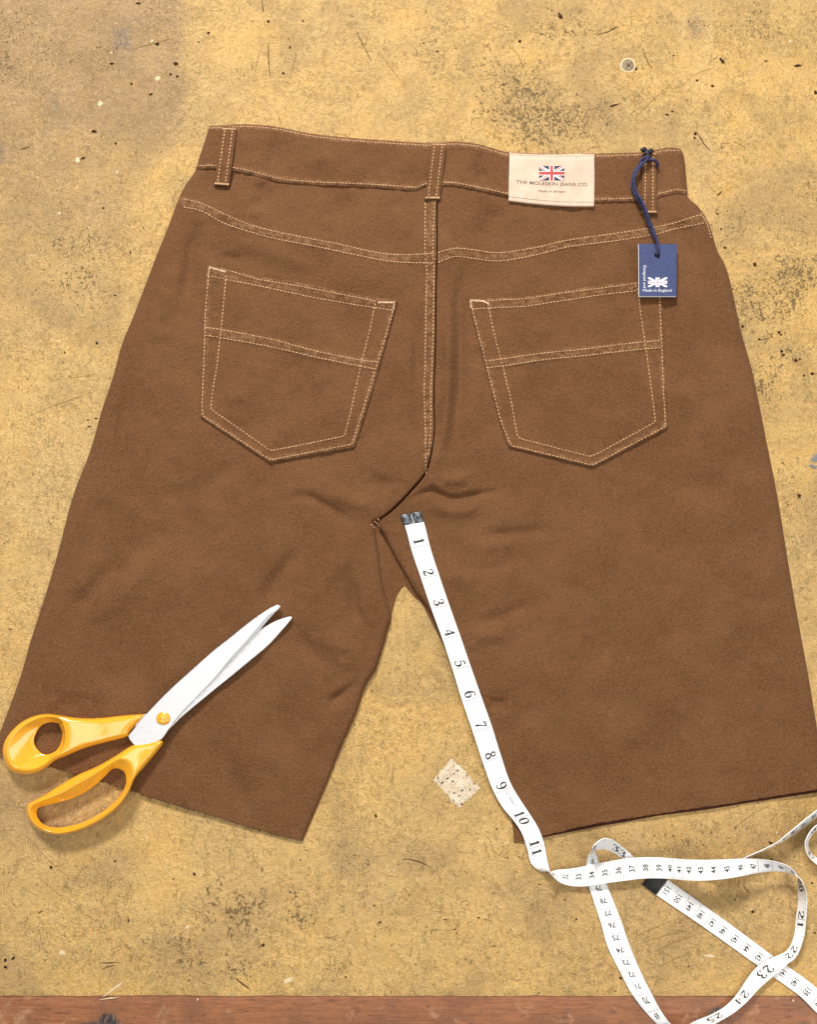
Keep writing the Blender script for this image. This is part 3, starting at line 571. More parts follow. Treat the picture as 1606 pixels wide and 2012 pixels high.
shorts = thing('shorts', 'brown moleskin jeans-style shorts with raw cut hems, lying back side up on the workbench', 'shorts')
step = 3.7
def pucker(x, y, lines_a, lines_b=None, amp=.62, w=9):
    d = seg_dist(x, y, lines_a)
    if lines_b is not None: d = np.maximum(d, seg_dist(x, y, lines_b)); m = sstep(w*2.6, w*1.2, d)
    else: m = sstep(w, w*.3, d)
    return amp*.85*m*vnoise(x/8.0+y/19, y/9.5-x/23)*2
CS_L = [(836, 398), (836, 496), (839, 536), (837, 620), (836, 706), (834, 772), (836, 837), (838, 933)]
CS_R = [(854, 398), (851, 496), (853, 536), (851, 673), (847, 772), (847, 837), (842, 896)]
cYL, cYL2, cYR, cYR2, cCL, cCR = [cr(p, 30).tolist() for p in (YS_L, YS_L2, YS_R, YS_R2, CS_L, CS_R)]
def zbodyL(x, y):
    z = H(x, y)+OFFL(y)*sstep(44, 2, 858-x)-1.2*sstep(870, 900, y)*sstep(1045, 1025, y)*np.exp(-seg_dist(x, y, L_IN[6:13])/8)+.55*sstep(6, 0, np.minimum(seg_dist(x, y, cYL)+0, 99))*0
    return z+pucker(x, y, cYL, cYL2)+pucker(x, y, cCL, cCR)
def zbodyR(x, y):
    return H(x, y)+OFFR(y)*sstep(0, 20, 0*x+40)*np.exp(-np.maximum(seg_dist(x, y, R_IN[6:14])-3, 0)/26)+pucker(x, y, cYR, cYR2)
# yokes
for side, (tp, bt, zz) in enumerate((([(384, 325), (500, 337), (610, 354), (760, 361), (858, 360)], YS_L2, zbodyL), ([(860.5, 360), (925, 366), (1005, 380), (1170, 390), (1300, 380), (1350, 373)], YS_R2, zbodyR))):
    if side == 0: le = by_y(L_OUT, np.linspace(325, 402, 30)); re = np.array([(858, y) for y in np.linspace(360, 517, 30)])
    else: le = np.array([(860.5, y) for y in np.linspace(360, 518, 30)]); re = by_y(R_OUT, np.linspace(373, 437, 30))
    tpc = cr([tuple(le[0])]+tp[1:-1]+[tuple(re[0])], 60); btc = cr([tuple(le[-1])]+bt[1:-1]+[tuple(re[-1])], 60)
    P = coons(tpc, btc, le, re, warp(110, .006), warp(34, .02)); mb = MB()
    sheet(mb, P, zz, under=.02, bev=0)
    yk = mb.obj('yoke', M['fabric'], shorts); put_seam(yk, P, [midl(CS_L[:2], CS_R[:2])], 14)
# back panels
def back_panel(side):
    if side == 0:
        tp = [(x, y-4) for x, y in YS_L]; lo, ro = L_OUT, L_IN; ends = ((-14, 1474), (595, 1651)); zz0 = zbodyL
        hem = [(-14, 1474), (116, 1510), (205, 1536), (309, 1569), (425, 1604), (540, 1638), (595, 1651)]
    else:
        tp = [(x, y-4) for x, y in YS_R]; lo, ro = R_IN, R_OUT; ends = ((1035, 1641), (1628, 1548)); zz0 = zbodyR
        hem = [(1035, 1641), (1067, 1641), (1164, 1620), (1274, 1602), (1384, 1586), (1471, 1573), (1628, 1548)]
    y0, y1 = tp[0][1], tp[-1][1]
    le = by_y(lo, np.linspace(y0, ends[0][1], 500)); re = by_y(ro, np.linspace(y1, ends[1][1], 500))
    tpc = cr([tuple(le[0])]+tp[1:-1]+[tuple(re[0])], 200); btc = cr([tuple(le[-1])]+hem[1:-1]+[tuple(re[-1])], 200)
    btc[:, 1] += .9*vnoise(btc[:, 0]/9, btc[:, 0]*0)*2
    us = warp(int(abs(re[250, 0]-le[250, 0])/step)+30, .004); vs = np.linspace(0, 1, int(1150/step)); vs = np.unique(np.r_[vs, .003, .997])
    P = coons(tpc, btc, le, re, us, vs)
    def zz(x, y): 
        z = zz0(x, y); m = sstep(60, 0, seg_dist(x, y, cYL if side == 0 else cYR))
        return z+1.15*m
    mb = MB(); sheet(mb, P, zz, under=.02, bev=.15)
    o = mb.obj('back_panel', M['fabric'], shorts); put_seam(o, P, [midl(YS_L, YS_L2), midl(CS_L, CS_R)] if side == 0 else [midl(YS_R, YS_R2)], 13); return zz
zL = back_panel(0); zR = back_panel(1)
# raw cut edge along the hems
def fray(name, pts, h0, n, parent):
    mb = MB(); c = cr(pts, n)
    for i in range(n):
        x, y = c[i]+rng.normal(0, .8, 2); L = rng.uniform(1, 4.5)*(2.4 if rng.random() < .04 else 1); a = rng.normal(R(85), .5)
        p = [(x, y), (x+L*math.cos(a), y+L*math.sin(a))]
        w = rng.uniform(.35, .7)
        v = [ray_pt(p[0][0]-w, p[0][1], h0), ray_pt(p[0][0]+w, p[0][1], h0), ray_pt(p[1][0]+w*.5, p[1][1], h0*.5), ray_pt(p[1][0]-w*.5, p[1][1], h0*.5)]
        mb.add(np.array(v), [[0, 3, 2, 1]])
    o = mb.obj(name, M['raw'], parent); o['kind'] = 'stuff'; return o
fray('frayed_hem', [(60, 1497), (116, 1510), (205, 1536), (309, 1569), (425, 1604), (540, 1638), (594, 1651)], 2.4, 520, shorts)
fray('frayed_hem', [(1040, 1641), (1164, 1620), (1274, 1602), (1384, 1586), (1471, 1573), (1620, 1549)], 2.4, 560, shorts)
# front panels: the lower layer of cloth that shows inside the crotch and under the hems
def flat_piece(name, left, right, top, bot, zf, m, under=.02):
    L_ = cr(left, 80); R_ = cr(right, 80); T_ = cr(top, 30); B_ = cr(bot, 60)
    P = coons(T_, B_, L_, R_, warp(26, .02), warp(140, .004)); mb = MB(); sheet(mb, P, zf, under=under, bev=.2); return mb.obj(name, m, shorts)
flat_piece('front_panel', [(860, 1040), (900, 1200), (1000, 1400), (1100, 1630)], [(792, 1146), (815, 1174), (828, 1184), (843, 1212), (866, 1256), (889, 1304), (908, 1349), (940, 1440), (965, 1500), (1000, 1568), (1011, 1656)],
           [(860, 1040), (792, 1146)], [(1100, 1630), (1060, 1646), (1011, 1656)], lambda x, y: .6+1.1*sstep(0, 14, seg_dist(x, y, [(792, 1146), (828, 1184), (866, 1256), (908, 1349), (965, 1500), (1000, 1568), (1011, 1656)])), M['fabric'])
flat_piece('front_hem', [(1060, 1600), (1056, 1648)], [(1632, 1530), (1634, 1553)], [(1060, 1600), (1340, 1560), (1632, 1530)], [(1056, 1646), (1164, 1624), (1240, 1611), (1290, 1601), (1384, 1589), (1471, 1575), (1634, 1550)], lambda x, y: 1.1+0*x, M['raw'])
flat_piece('crotch_gusset', [(700, 1012), (700, 1040), (705, 1120), (730, 1215)], [(765, 1012), (752, 1042), (772, 1086), (799, 1135), (803, 1147), (792, 1153), (780, 1169), (773, 1192), (769, 1208)], [(700, 1012), (765, 1012)], [(730, 1215), (769, 1208)],
           lambda x, y: 1.6-.9*sstep(745, 805, x)+.5*vnoise(x/12, y/20), M['fabric'])
flat_piece('seam_shade_strip', [(x-7, y+(3 if y > 900 else 0)) for x, y in L_IN[:12]], [(x+8, y+(3 if y > 900 else 0)) for x, y in R_IN[:12]], [(851, 380), (868, 372)], [(754, 1010), (772, 1014)], lambda x, y: 1.5+0*x, M['raw'])  # added dark strip, stands in for the shadow line down the seam gap
# crotch tab with stitches
mbx = MB()
for l in ([(729, 1030), (738, 1038)], [(736, 1024), (746, 1034)], [(742, 1019), (751, 1028)]): thread_line(mbx, l, lambda x, y: H(x, y)+1.6, 4.5)
mbx.obj('crotch_stitching', M['thread'], shorts)

off_ = lambda pts, dy: [(x, y+dy) for x, y in pts]
# waistband
def zband(x, y):
    r = sstep(0, 9, seg_dist(x, y, cWB)); r2 = sstep(0, 8, seg_dist(x, y, cWT))
    return H(x, y)+1.0+.5*r+.35*np.exp(-((seg_dist(x, y, cWB)-3)/2.6)**2)+pucker(x, y, cWB, amp=.5, w=16)+pucker(x, y, cWT, amp=.45, w=13)
cWB = cr(W_BOT, 50).tolist(); cWT = cr(W_TOP, 50).tolist()
le = cr([(412, 247), (398, 290), (384, 333)], 20); re = cr([(1338, 292), (1345, 308), (1349, 345), (1352, 383)], 20)
P = coons(cr(W_TOP, 200), cr(W_BOT, 200), le, re, warp(230, .003), warp(24, .03)); mb = MB(); sheet(mb, P, zband, drop=9, bev=.5)
band = mb.obj('waistband', M['fabric'], shorts); put_seam(band, P, [off_(W_TOP, 5), off_(W_BOT, -5)], 9)
st_ = MB()
off = lambda pts, dy, dx=0: [(x+dx, y+dy) for x, y in pts]
def inset_end(pts, a, b): return pts[a:len(pts)-b]
zb1 = lambda x, y: zband(x, y)+.1
thread_line(st_, off(W_TOP, 5), zb1); thread_line(st_, off(W_BOT, -7), zb1)
st_.obj('stitching', M['thread'], band)

# seam stitching on the body
def seams():
    mb = MB(); z1 = lambda x, y: zL(x, y)+.12; z2_ = lambda x, y: zR(x, y)+.12
    thread_line(mb, [(360, 391)]+YS_L[2:-1]+[(852, 498)], z1); thread_line(mb, [(360, 407)]+YS_L2[2:-1]+[(852, 517)], z1)
    o = mb.obj('yoke_stitching', M['thread'], shorts)
    mb = MB(); thread_line(mb, [(861, 497)]+YS_R[1:-1]+[(1382, 424)], z2_); thread_line(mb, [(861, 516)]+YS_R2[1:-1]+[(1386, 438)], z2_)
    thread_line(mb, [(1383, 426), (1392, 444), (1399, 470)], lambda x, y: H(x, y)+.9, 6); thread_line(mb, [(1377, 418), (1388, 434), (1393, 448)], lambda x, y: H(x, y)+.9, 6)
    mb.obj('yoke_stitching', M['thread'], shorts)
    mb = MB(); thread_line(mb, CS_L, z1); thread_line(mb, CS_R, z1)
    mb.obj('centre_seam_stitching', M['thread'], shorts)
seams()

# pockets
def pocket(outline_top, left, right, bottom, stitches, tacks, mids, zbase):
    T_ = cr(outline_top, 60); B_ = cr(bottom, 80, linear=True); L_ = cr(left, 60); R_ = cr(right, 60)
    poly = [tuple(p) for p in np.vstack([T_, R_, B_[::-1], L_[::-1]])][::3]; poly.append(poly[0])
    midc = [cr(m_, 16).tolist() for m_ in mids]
    ins = [cr(s_, 40, linear=True).tolist() for s_ in stitches[-1:]]
    def zf(x, y):
        z = zbase(x, y)+2.0
        d = seg_dist(x, y, poly); z += .22*sstep(0, 8, d)-.28*np.exp(-((d-4)/2.2)**2)*0
        dm = np.maximum(seg_dist(x, y, midc[0]), seg_dist(x, y, midc[1])); z += .25*sstep(18, 13, dm)
        z += .75*vnoise(x/7, y/9)*sstep(44, 14, d)+pucker(x, y, midc[0], midc[1], .5, 8)
        return z
    P = coons(T_, B_, L_, R_, warp(110, .005), warp(110, .005)); mb = MB(); sheet(mb, P, zf, drop=2.3, bev=.5)
    o = mb.obj('back_pocket', M['fabric'], shorts)
    tp_ = [(x, y+10) for x, y in outline_top]; put_seam(o, P, [poly, tp_, midl(mids[0], mids[1])]+([] if 1 else []), 14)
    mb = MB(); z1 = lambda x, y: zf(x, y)+.12
    for s_ in stitches: thread_line(mb, s_, z1, linear=True)
    for m_ in mids: thread_line(mb, m_, z1)
    mb.obj('stitching', M['thread'], o)
    mb = MB()
    for a, b in tacks: tack(mb, a, b, z1, 3.4)
    mb.obj('bar_tack', M['bartack'], o)
    return o
p1 = pocket([(405, 520), (507, 543), (603, 558), (700, 578), (781, 590)], [(405, 520), (400, 664), (396, 760), (393, 819)], [(781, 590), (754, 690), (726, 785), (696, 879)], [(393, 819), (530, 909), (696, 879)],
       [[(433, 527), (507, 549), (603, 565), (740, 592)], [(407, 541), (444, 549), (534, 567), (617, 585), (699, 599), (773, 610)],
        [(411, 527), (403, 615), (401, 692), (397, 788), (397, 816), (531, 904), (692, 873), (712, 810), (748, 692), (773, 610)],
        [(444, 541), (436, 631), (426, 719), (417, 774), (414, 804), (466, 840), (532, 886), (589, 875), (677, 857), (690, 807), (710, 714), (726, 653), (738, 595)]],
       [((411, 525), (444, 534)), ((411, 526), (409, 541)), ((743, 594), (776, 594)), ((775, 595), (773, 610))],
       [[(402, 644), (436, 648), (534, 667), (617, 689), (710, 708), (742, 710)], [(402, 659), (436, 664), (534, 682), (617, 701), (710, 720), (737, 725)]], zL)
p1['label'] = 'left back pocket of the shorts, fully visible'
p2 = pocket([(919, 586), (958, 586), (1033, 582), (1119, 569), (1176, 561), (1251, 552), (1300, 547)], [(919, 586), (950, 700), (978, 810), (1000, 878)], [(1300, 547), (1304, 640), (1308, 740), (1312, 841)], [(1000, 878), (1166, 918), (1312, 841)],
       [[(959, 591), (1033, 587), (1119, 574), (1176, 567), (1251, 557), (1296, 552)], [(927, 607), (970, 605), (1033, 602), (1119, 589), (1176, 580), (1254, 571), (1297, 567)],
        [(926, 592), (936, 639), (956, 716), (984, 825), (1004, 875), (1165, 914), (1309, 838), (1305, 773), (1301, 673), (1297, 587), (1296, 553)],
        [(960, 597), (970, 650), (990, 725), (1005, 788), (1016, 851), (1020, 861), (1159, 897), (1176, 891), (1289, 829), (1282, 773), (1271, 690), (1259, 610), (1257, 584), (1250, 558)]],
       [((924, 590), (950, 591)), ((950, 591), (961, 597)), ((924, 591), (927, 606))],
       [[(953, 710), (1005, 703), (1068, 694), (1148, 686), (1234, 675), (1300, 669)], [(957, 723), (1005, 717), (1068, 707), (1148, 699), (1234, 689), (1301, 683)]], zR)
p2['label'] = 'right back pocket of the shorts, its top corner under the blue tag'

# belt loops
def belt_loop(tl, tr, br, bl):
    tl, tr, br, bl = map(np.array, (tl, tr, br, bl)); n = 36
    v = np.linspace(0, 1, n); bow = 2.2*np.sin(np.pi*v)
    Lc = tl+(bl-tl)*v[:, None]; Rc = tr+(br-tr)*v[:, None]; Lc[:, 0] -= bow*.6*0; 
    us = np.array([0, .07, .2, .4, .6, .8, .93, 1]); vs = np.unique(np.r_[v, .012, .988])
    ax = np.stack([(tl+tr)/2, (bl+br)/2])
    def zf(x, y):
        t = np.clip((y-ax[0, 1])/(ax[1, 1]-ax[0, 1]), 0, 1)
        return zband(x, y)*0+zband((ax[0, 0]+(ax[1, 0]-ax[0, 0])*t), y)+1.3+1.5*np.sin(np.pi*t)**.7+.15*vnoise(x/6, y/6)
    P = coons(np.stack([tl, tr]), np.stack([bl, br]), Lc, Rc, us, vs); mb = MB(); sheet(mb, P, zf, drop=2.6, bev=.45)
    o = mb.obj('belt_loop', M['fabric'], shorts)
    mb = MB(); z1 = lambda x, y: zf(x, y)+.1
    for k in (.22, .74):
        a, b = tl+(tr-tl)*k, bl+(br-bl)*k; thread_line(mb, [tuple(a+(b-a)*.06), tuple((a+b)/2), tuple(b-(b-a)*.05)], z1, 6.6, 1.0)
    mb.obj('stitching', M['thread'], o)
    mb = MB(); tack(mb, tl+(bl-tl)*.03+(1, 0), tr+(br-tr)*.03-(1, 0), z1, 3); tack(mb, bl-(bl-tl)*.035+(1, 0), br-(br-tr)*.035-(1, 0), z1, 3.4)
    mb.obj('bar_tack', M['thread'], o)
    return o
belt_loop((436, 249), (465, 250), (450, 366), (420, 364))['label'] = 'leftmost belt loop on the waistband'
belt_loop((848, 280), (878, 281), (865, 392), (835, 392))['label'] = 'belt loop over the centre seam'
belt_loop((1264, 299), (1291, 298), (1292, 420), (1261, 420))['label'] = 'belt loop that the tag cord is tied round'

# ------------------------------------------------------------------ text helpers
_tc = {}
def glyphs(s, size=1.0, align='CENTER', bold=0.0):
    k = (s, align, bold)
    if k not in _tc:
        c = bpy.data.curves.new('t', 'FONT'); c.body = s; c.size = 1; c.align_x = align; c.resolution_u = 3; c.offset = bold
        o = bpy.data.objects.new('t', c); me = bpy.data.meshes.new_from_object(o)
        v = np.array([p.co[:2] for p in me.vertices]); f = [list(p.vertices) for p in me.polygons]
        bpy.data.objects.remove(o); bpy.data.curves.remove(c); bpy.data.meshes.remove(me)
        _tc[k] = (v, f)
    v, f = _tc[k]; return v*size, f
def put_text(mb, s, fmap, size, mi=0, xs=1.0, align='CENTER', bold=0.0):
    v, f = glyphs(s, size, align, bold); mb.add(fmap(v[:, 0]*xs, v[:, 1]), f, mi)
def jack(mb, fmap, wm, bm_, rm, diag=True, thin=False):
    """union flag in 0..1.8 x 0..1; layers slightly proud of each other"""
    def poly(p, m, l): p = np.array(p, float); mb.add(fmap(p[:, 0], p[:, 1], l), [list(range(len(p)))], m)
    Wd = 1.8
    for i in range(6):
        x0, x1 = Wd*i/6, Wd*(i+1)/6; poly([(x0, 0), (x1, 0), (x1, 1), (x0, 1)], wm, 0)
    for sx in (0, 1):
        for sy in (0, 1):
            g = lambda pts: [((Wd-x) if sx else x, (1-y) if sy else y) for x, y in pts]
            def fp(pts, m, l):
                q = g(pts); 
                if (sx+sy) % 2: q = q[::-1]
                poly(q, m, l)
            fp([(.20, 0), (.72, 0), (.72, .29)], bm_, 1); fp([(0, .12), (.37, .345), (0, .345)], bm_, 1)
            if diag: fp([(.02, 0.0), (.12, 0.0), (.66, .345), (.54, .345)] if (sx+sy) % 2 == 0 else [(.0, .0), (.0, .07), (.44, .345), (.54, .345)], rm, 1)
    t = .06 if thin else .1
    poly([(.9-t, 0), (.9+t, 0), (.9+t, 1), (.9-t, 1)], rm, 2)
    poly([(0, .5-t), (.9-t, .5-t), (.9-t, .5+t), (0, .5+t)], rm, 2); poly([(.9+t, .5-t), (Wd, .5-t), (Wd, .5+t), (.9+t, .5+t)], rm, 2)

# cream label
lt = [(1002, 299), (1045, 301), (1085, 302), (1130, 302), (1168, 301)]; lb = [(1000, 394), (1040, 399), (1085, 403), (1130, 405), (1168, 405)]
def zlab(x, y): return zband(x, np.minimum(y, 388))*1.0+1.1+.25*sstep(1000, 1012, x)
P = coons(cr(lt, 40), cr(lb, 40), cr([lt[0], (1001, 345), lb[0]], 20), cr([lt[-1], (1169, 350), lb[-1]], 20), warp(60, .008), warp(36, .012)); mb = MB(); sheet(mb, P, zlab, drop=1.6, bev=.3)
lab = mb.obj('brand_label', M['label'], shorts); lab['label'] = 'cream label with a small flag and lettering sewn to the waistband'
zc4 = [float(zlab(np.array([a]), np.array([b]))[0]) for a, b in ((1060, 354.5), (1109.5, 354.5), (1060, 326), (1109.5, 326))]
mb = MB(); jack(mb, lambda x, y, l: ray_pt(1060+x*27.5, 354.5-y*28.5, (zc4[0]*(1-x/1.8)+zc4[1]*x/1.8)*(1-y)+(zc4[2]*(1-x/1.8)+zc4[3]*x/1.8)*y+.32+.05*l), 0, 1, 2)
mb.obj('flag_emblem', [M['flagwhite'], M['navy'], M['red']], lab, smooth=False)
mb = MB()
def lmap(x, y, cx, cy):
    px = cx+x; bas = cy+6.5*(1-np.exp(-np.clip((px-1014)/60, -1, 4)))-4.2; return ray_pt(px, bas-y, zlab(px, bas-y)+.14)
put_text(mb, 'THE MOLESKIN JEANS CO.', lambda x, y: lmap(x*1.0, y, 1086, 364), 9.4, xs=141/float(np.ptp(glyphs('THE MOLESKIN JEANS CO.', 9.4)[0][:, 0])), bold=.004)
put_text(mb, 'Made in Britain', lambda x, y: ray_pt(1085+x, 378-y+x*.02, zlab(1085+x, 378-y)+.14), 6.6, xs=53/float(np.ptp(glyphs('Made in Britain', 6.6)[0][:, 0])))
mb.obj('lettering', M['label_ink'], lab, smooth=False)
mb = MB(); z1 = lambda x, y: zlab(x, y)+.06
thread_line(mb, off(lt, 5)[0:], z1, 6, .6, .3, h=.15); thread_line(mb, off(lb, -8), z1, 6, .6, .3, h=.15)
mb.obj('stitching', M['grey_thread'], lab)

# ------------------------------------------------------------------ swing tag on its cord
tag = thing('swing_tag', 'small blue card swing tag hanging on a twisted navy cord from the right belt loop', 'tag')
tq = [(1256, 479), (1331, 479.5), (1330, 582), (1257, 582)]
def tmap(u, v, dz=0.0):
    x = (1-u)*(1-v)*tq[0][0]+u*(1-v)*tq[1][0]+u*v*tq[2][0]+(1-u)*v*tq[3][0]; y = (1-u)*(1-v)*tq[0][1]+u*(1-v)*tq[1][1]+u*v*tq[2][1]+(1-u)*v*tq[3][1]
    return x, y
def tz(x, y): return 13.2+(y-480)*.004-.006*(x-1293)+.6*((x-1293)/38)**2*0
hole = (1292, 501)
# card with a punched hole: ring around hole lofted to the rectangle
na = 48; an = np.linspace(0, 2*np.pi, na, endpoint=False)
hx, hy = hole[0]+5.2*np.cos(an), hole[1]+5.2*np.sin(an)
ex, ey = [], []
for t in an:
    c, s_ = math.cos(t), math.sin(t); best = 1e9
    for (x0, y0), (x1, y1) in zip(tq, tq[1:]+tq[:1]):
        den = c*(y1-y0)-s_*(x1-x0)
        if abs(den) < 1e-9: continue
        k = ((x0-hole[0])*(y1-y0)-(y0-hole[1])*(x1-x0))/den; m_ = ((x0-hole[0])*s_-(y0-hole[1])*c)/den
        if k > 0 and -1e-6 <= m_ <= 1+1e-6: best = min(best, k)
    ex.append(hole[0]+best*c); ey.append(hole[1]+best*s_)
ex, ey = np.array(ex), np.array(ey)
for cx, cy in tq:   # snap nearest samples to the corners
    i = int(np.argmin(np.hypot(ex-cx, ey-cy))); ex[i], ey[i] = cx, cy
rings = [(hx, hy)]+[(hx+(ex-hx)*k, hy+(ey-hy)*k) for k in (.25, .5, .75, .98, 1)]
mb = MB(); A = np.stack([ray_pt(x, y, tz(x, y)) for x, y in rings]); mb.grid(A, 0, closed_u=True)
for (x, y), fl_ in ((rings[-1], 0), (rings[0], 1)):
    a = ray_pt(x, y, tz(x, y)); b = a.copy(); b[:, 2] -= .0007
    b[:, 0] += (-.00035 if not fl_ else 0); b[:, 1] += (-.0004 if not fl_ else 0)
    mb.grid(np.stack([a, b]), 1, closed_u=True, flip=bool(fl_))
B = A.copy(); B[..., 2] -= .0007; mb.grid(B, 1, closed_u=True, flip=True)
cd = mb.obj('card', [M['card'], M['cardwhite']], tag, smooth=False)
mb = MB(); jack(mb, lambda x, y, l: ray_pt(1274+x*21.2, 564-y*19, tz(1274+x*21.2, 564-y*19)+.06+.04*l), 0, 1, 2, diag=False, thin=True)
mb.obj('flag_emblem', [M['cardwhite'], M['card'], M['pink']], cd, smooth=False)
mb = MB()
put_text(mb, 'Made in England', lambda x, y: ray_pt(1292.4+x, 573-y, tz(1292+x, 573-y)+.1), 7.8, xs=56/float(np.ptp(glyphs('Made in England', 7.8)[0][:, 0])))
put_text(mb, 'Designed and', lambda x, y: ray_pt(1265.2+y, 543.5+x, tz(1265+y, 543+x)+.1), 7.8, xs=44/float(np.ptp(glyphs('Designed and', 7.8)[0][:, 0])))
mb.obj('lettering', M['cardwhite'], cd, smooth=False)
def tube(mb, pts3, r, n=8, mi=0):
    p = np.array(pts3); T = np.gradient(p, axis=0); T /= np.linalg.norm(T, axis=1)[:, None]+1e-12
    up = np.array([0, 0, 1.0]); Sd = np.cross(T, up); Sd /= np.linalg.norm(Sd, axis=1)[:, None]+1e-9; Up = np.cross(Sd, T)
    a = np.linspace(0, 2*np.pi, n, endpoint=False); rr = np.broadcast_to(r, (len(p),))
    A = p[:, None]+rr[:, None, None]*(np.cos(a)[None, :, None]*Sd[:, None]+np.sin(a)[None, :, None]*Up[:, None]); mb.grid(A, mi, closed_u=True, flip=True)
def cord_piece(mb, ctrl, r=.00115, turns_per_mm=.22, ph=0):
    """two-strand twisted cord; ctrl rows are px,py,height"""
    c = cr(ctrl, 160); P3 = ray_pt(c[:, 0], c[:, 1], c[:, 2]); L = np.r_[0, np.cumsum(np.linalg.norm(np.diff(P3, axis=0), axis=1))]*1000
    T = np.gradient(P3, axis=0); T /= np.linalg.norm(T, axis=1)[:, None]; Sd = np.cross(T, [0, 0, 1.0]); Sd /= np.linalg.norm(Sd, axis=1)[:, None]+1e-9; Up = np.cross(Sd, T)
    for k in range(3):
        a = L*turns_per_mm*2*np.pi+k*2*np.pi/3+ph
        tube(mb, P3+(Sd*np.cos(a)[:, None]+Up*np.sin(a)[:, None])*r*.52, r*.62, 6, 0)
        a2 = a+.62
        tube(mb, P3+(Sd*np.cos(a2)[:, None]+Up*np.sin(a2)[:, None])*r*1.0, r*.17, 4, 1)
mb = MB()
cord_piece(mb, [(1292, 331, 10.5), (1293, 322, 13.0), (1287, 315, 15.4), (1273, 314, 15.6), (1260, 322, 15.5), (1250, 334, 14.5), (1244, 350, 13.5), (1243, 366, 13), (1250, 385, 13), (1261, 402, 13.5), (1268, 418, 15), (1275, 438, 14), (1283, 458, 13.5), (1291, 476, 14.6), (1293, 490, 15.0), (1292, 500, 13.4), (1292, 503, 11.5)])
cord_piece(mb, [(1262, 330, 11), (1258, 322, 14.6), (1264, 312, 17.2), (1274, 308, 17.4), (1270, 316, 17.0), (1258, 328, 15.5), (1249, 345, 15.5), (1247, 362, 15.2), (1253, 380, 15), (1262, 395, 16), (1271, 415, 17.4), (1278, 436, 15.6), (1286, 456, 15.2), (1292, 474, 16), (1294, 488, 16), (1293, 498, 15.2), (1292, 503, 12)], ph=1)
mb.obj('cord', [M['cord'], M['cord2']], tag)
def ball(mb, cx, cy, h, rx, ry, rz, n=10):
    """small lumpy knot; radii in mm"""
    c = ray_pt(cx, cy, h); A = []
    for j in range(n+1):
        th = np.pi*j/n; ph = np.linspace(0, 2*np.pi, 14, endpoint=False); k = 1+.12*np.sin(3*ph+j)
        A.append(np.stack([c[0]+.001*rx*np.sin(th)*np.cos(ph)*k, c[1]+.001*ry*np.sin(th)*np.sin(ph)*k, c[2]+.001*rz*np.cos(th)+0*ph], -1))
    mb.grid(np.array(A), 0, closed_u=True)
mb = MB(); ball(mb, 1266, 294, 13, 2.9, 2.3, 1.8); ball(mb, 1279, 297, 13, 3.0, 2.4, 1.8); ball(mb, 1273, 301, 13.4, 2.6, 3.2, 1.8); ball(mb, 1274, 309, 14.5, 3.0, 2.2, 2)
mb.obj('knot', M['knot'], tag)

# ------------------------------------------------------------------ tape measure
tape = thing('tape_measure', 'white soft tape measure running from the crotch of the shorts and curling over the bench', 'tape measure')
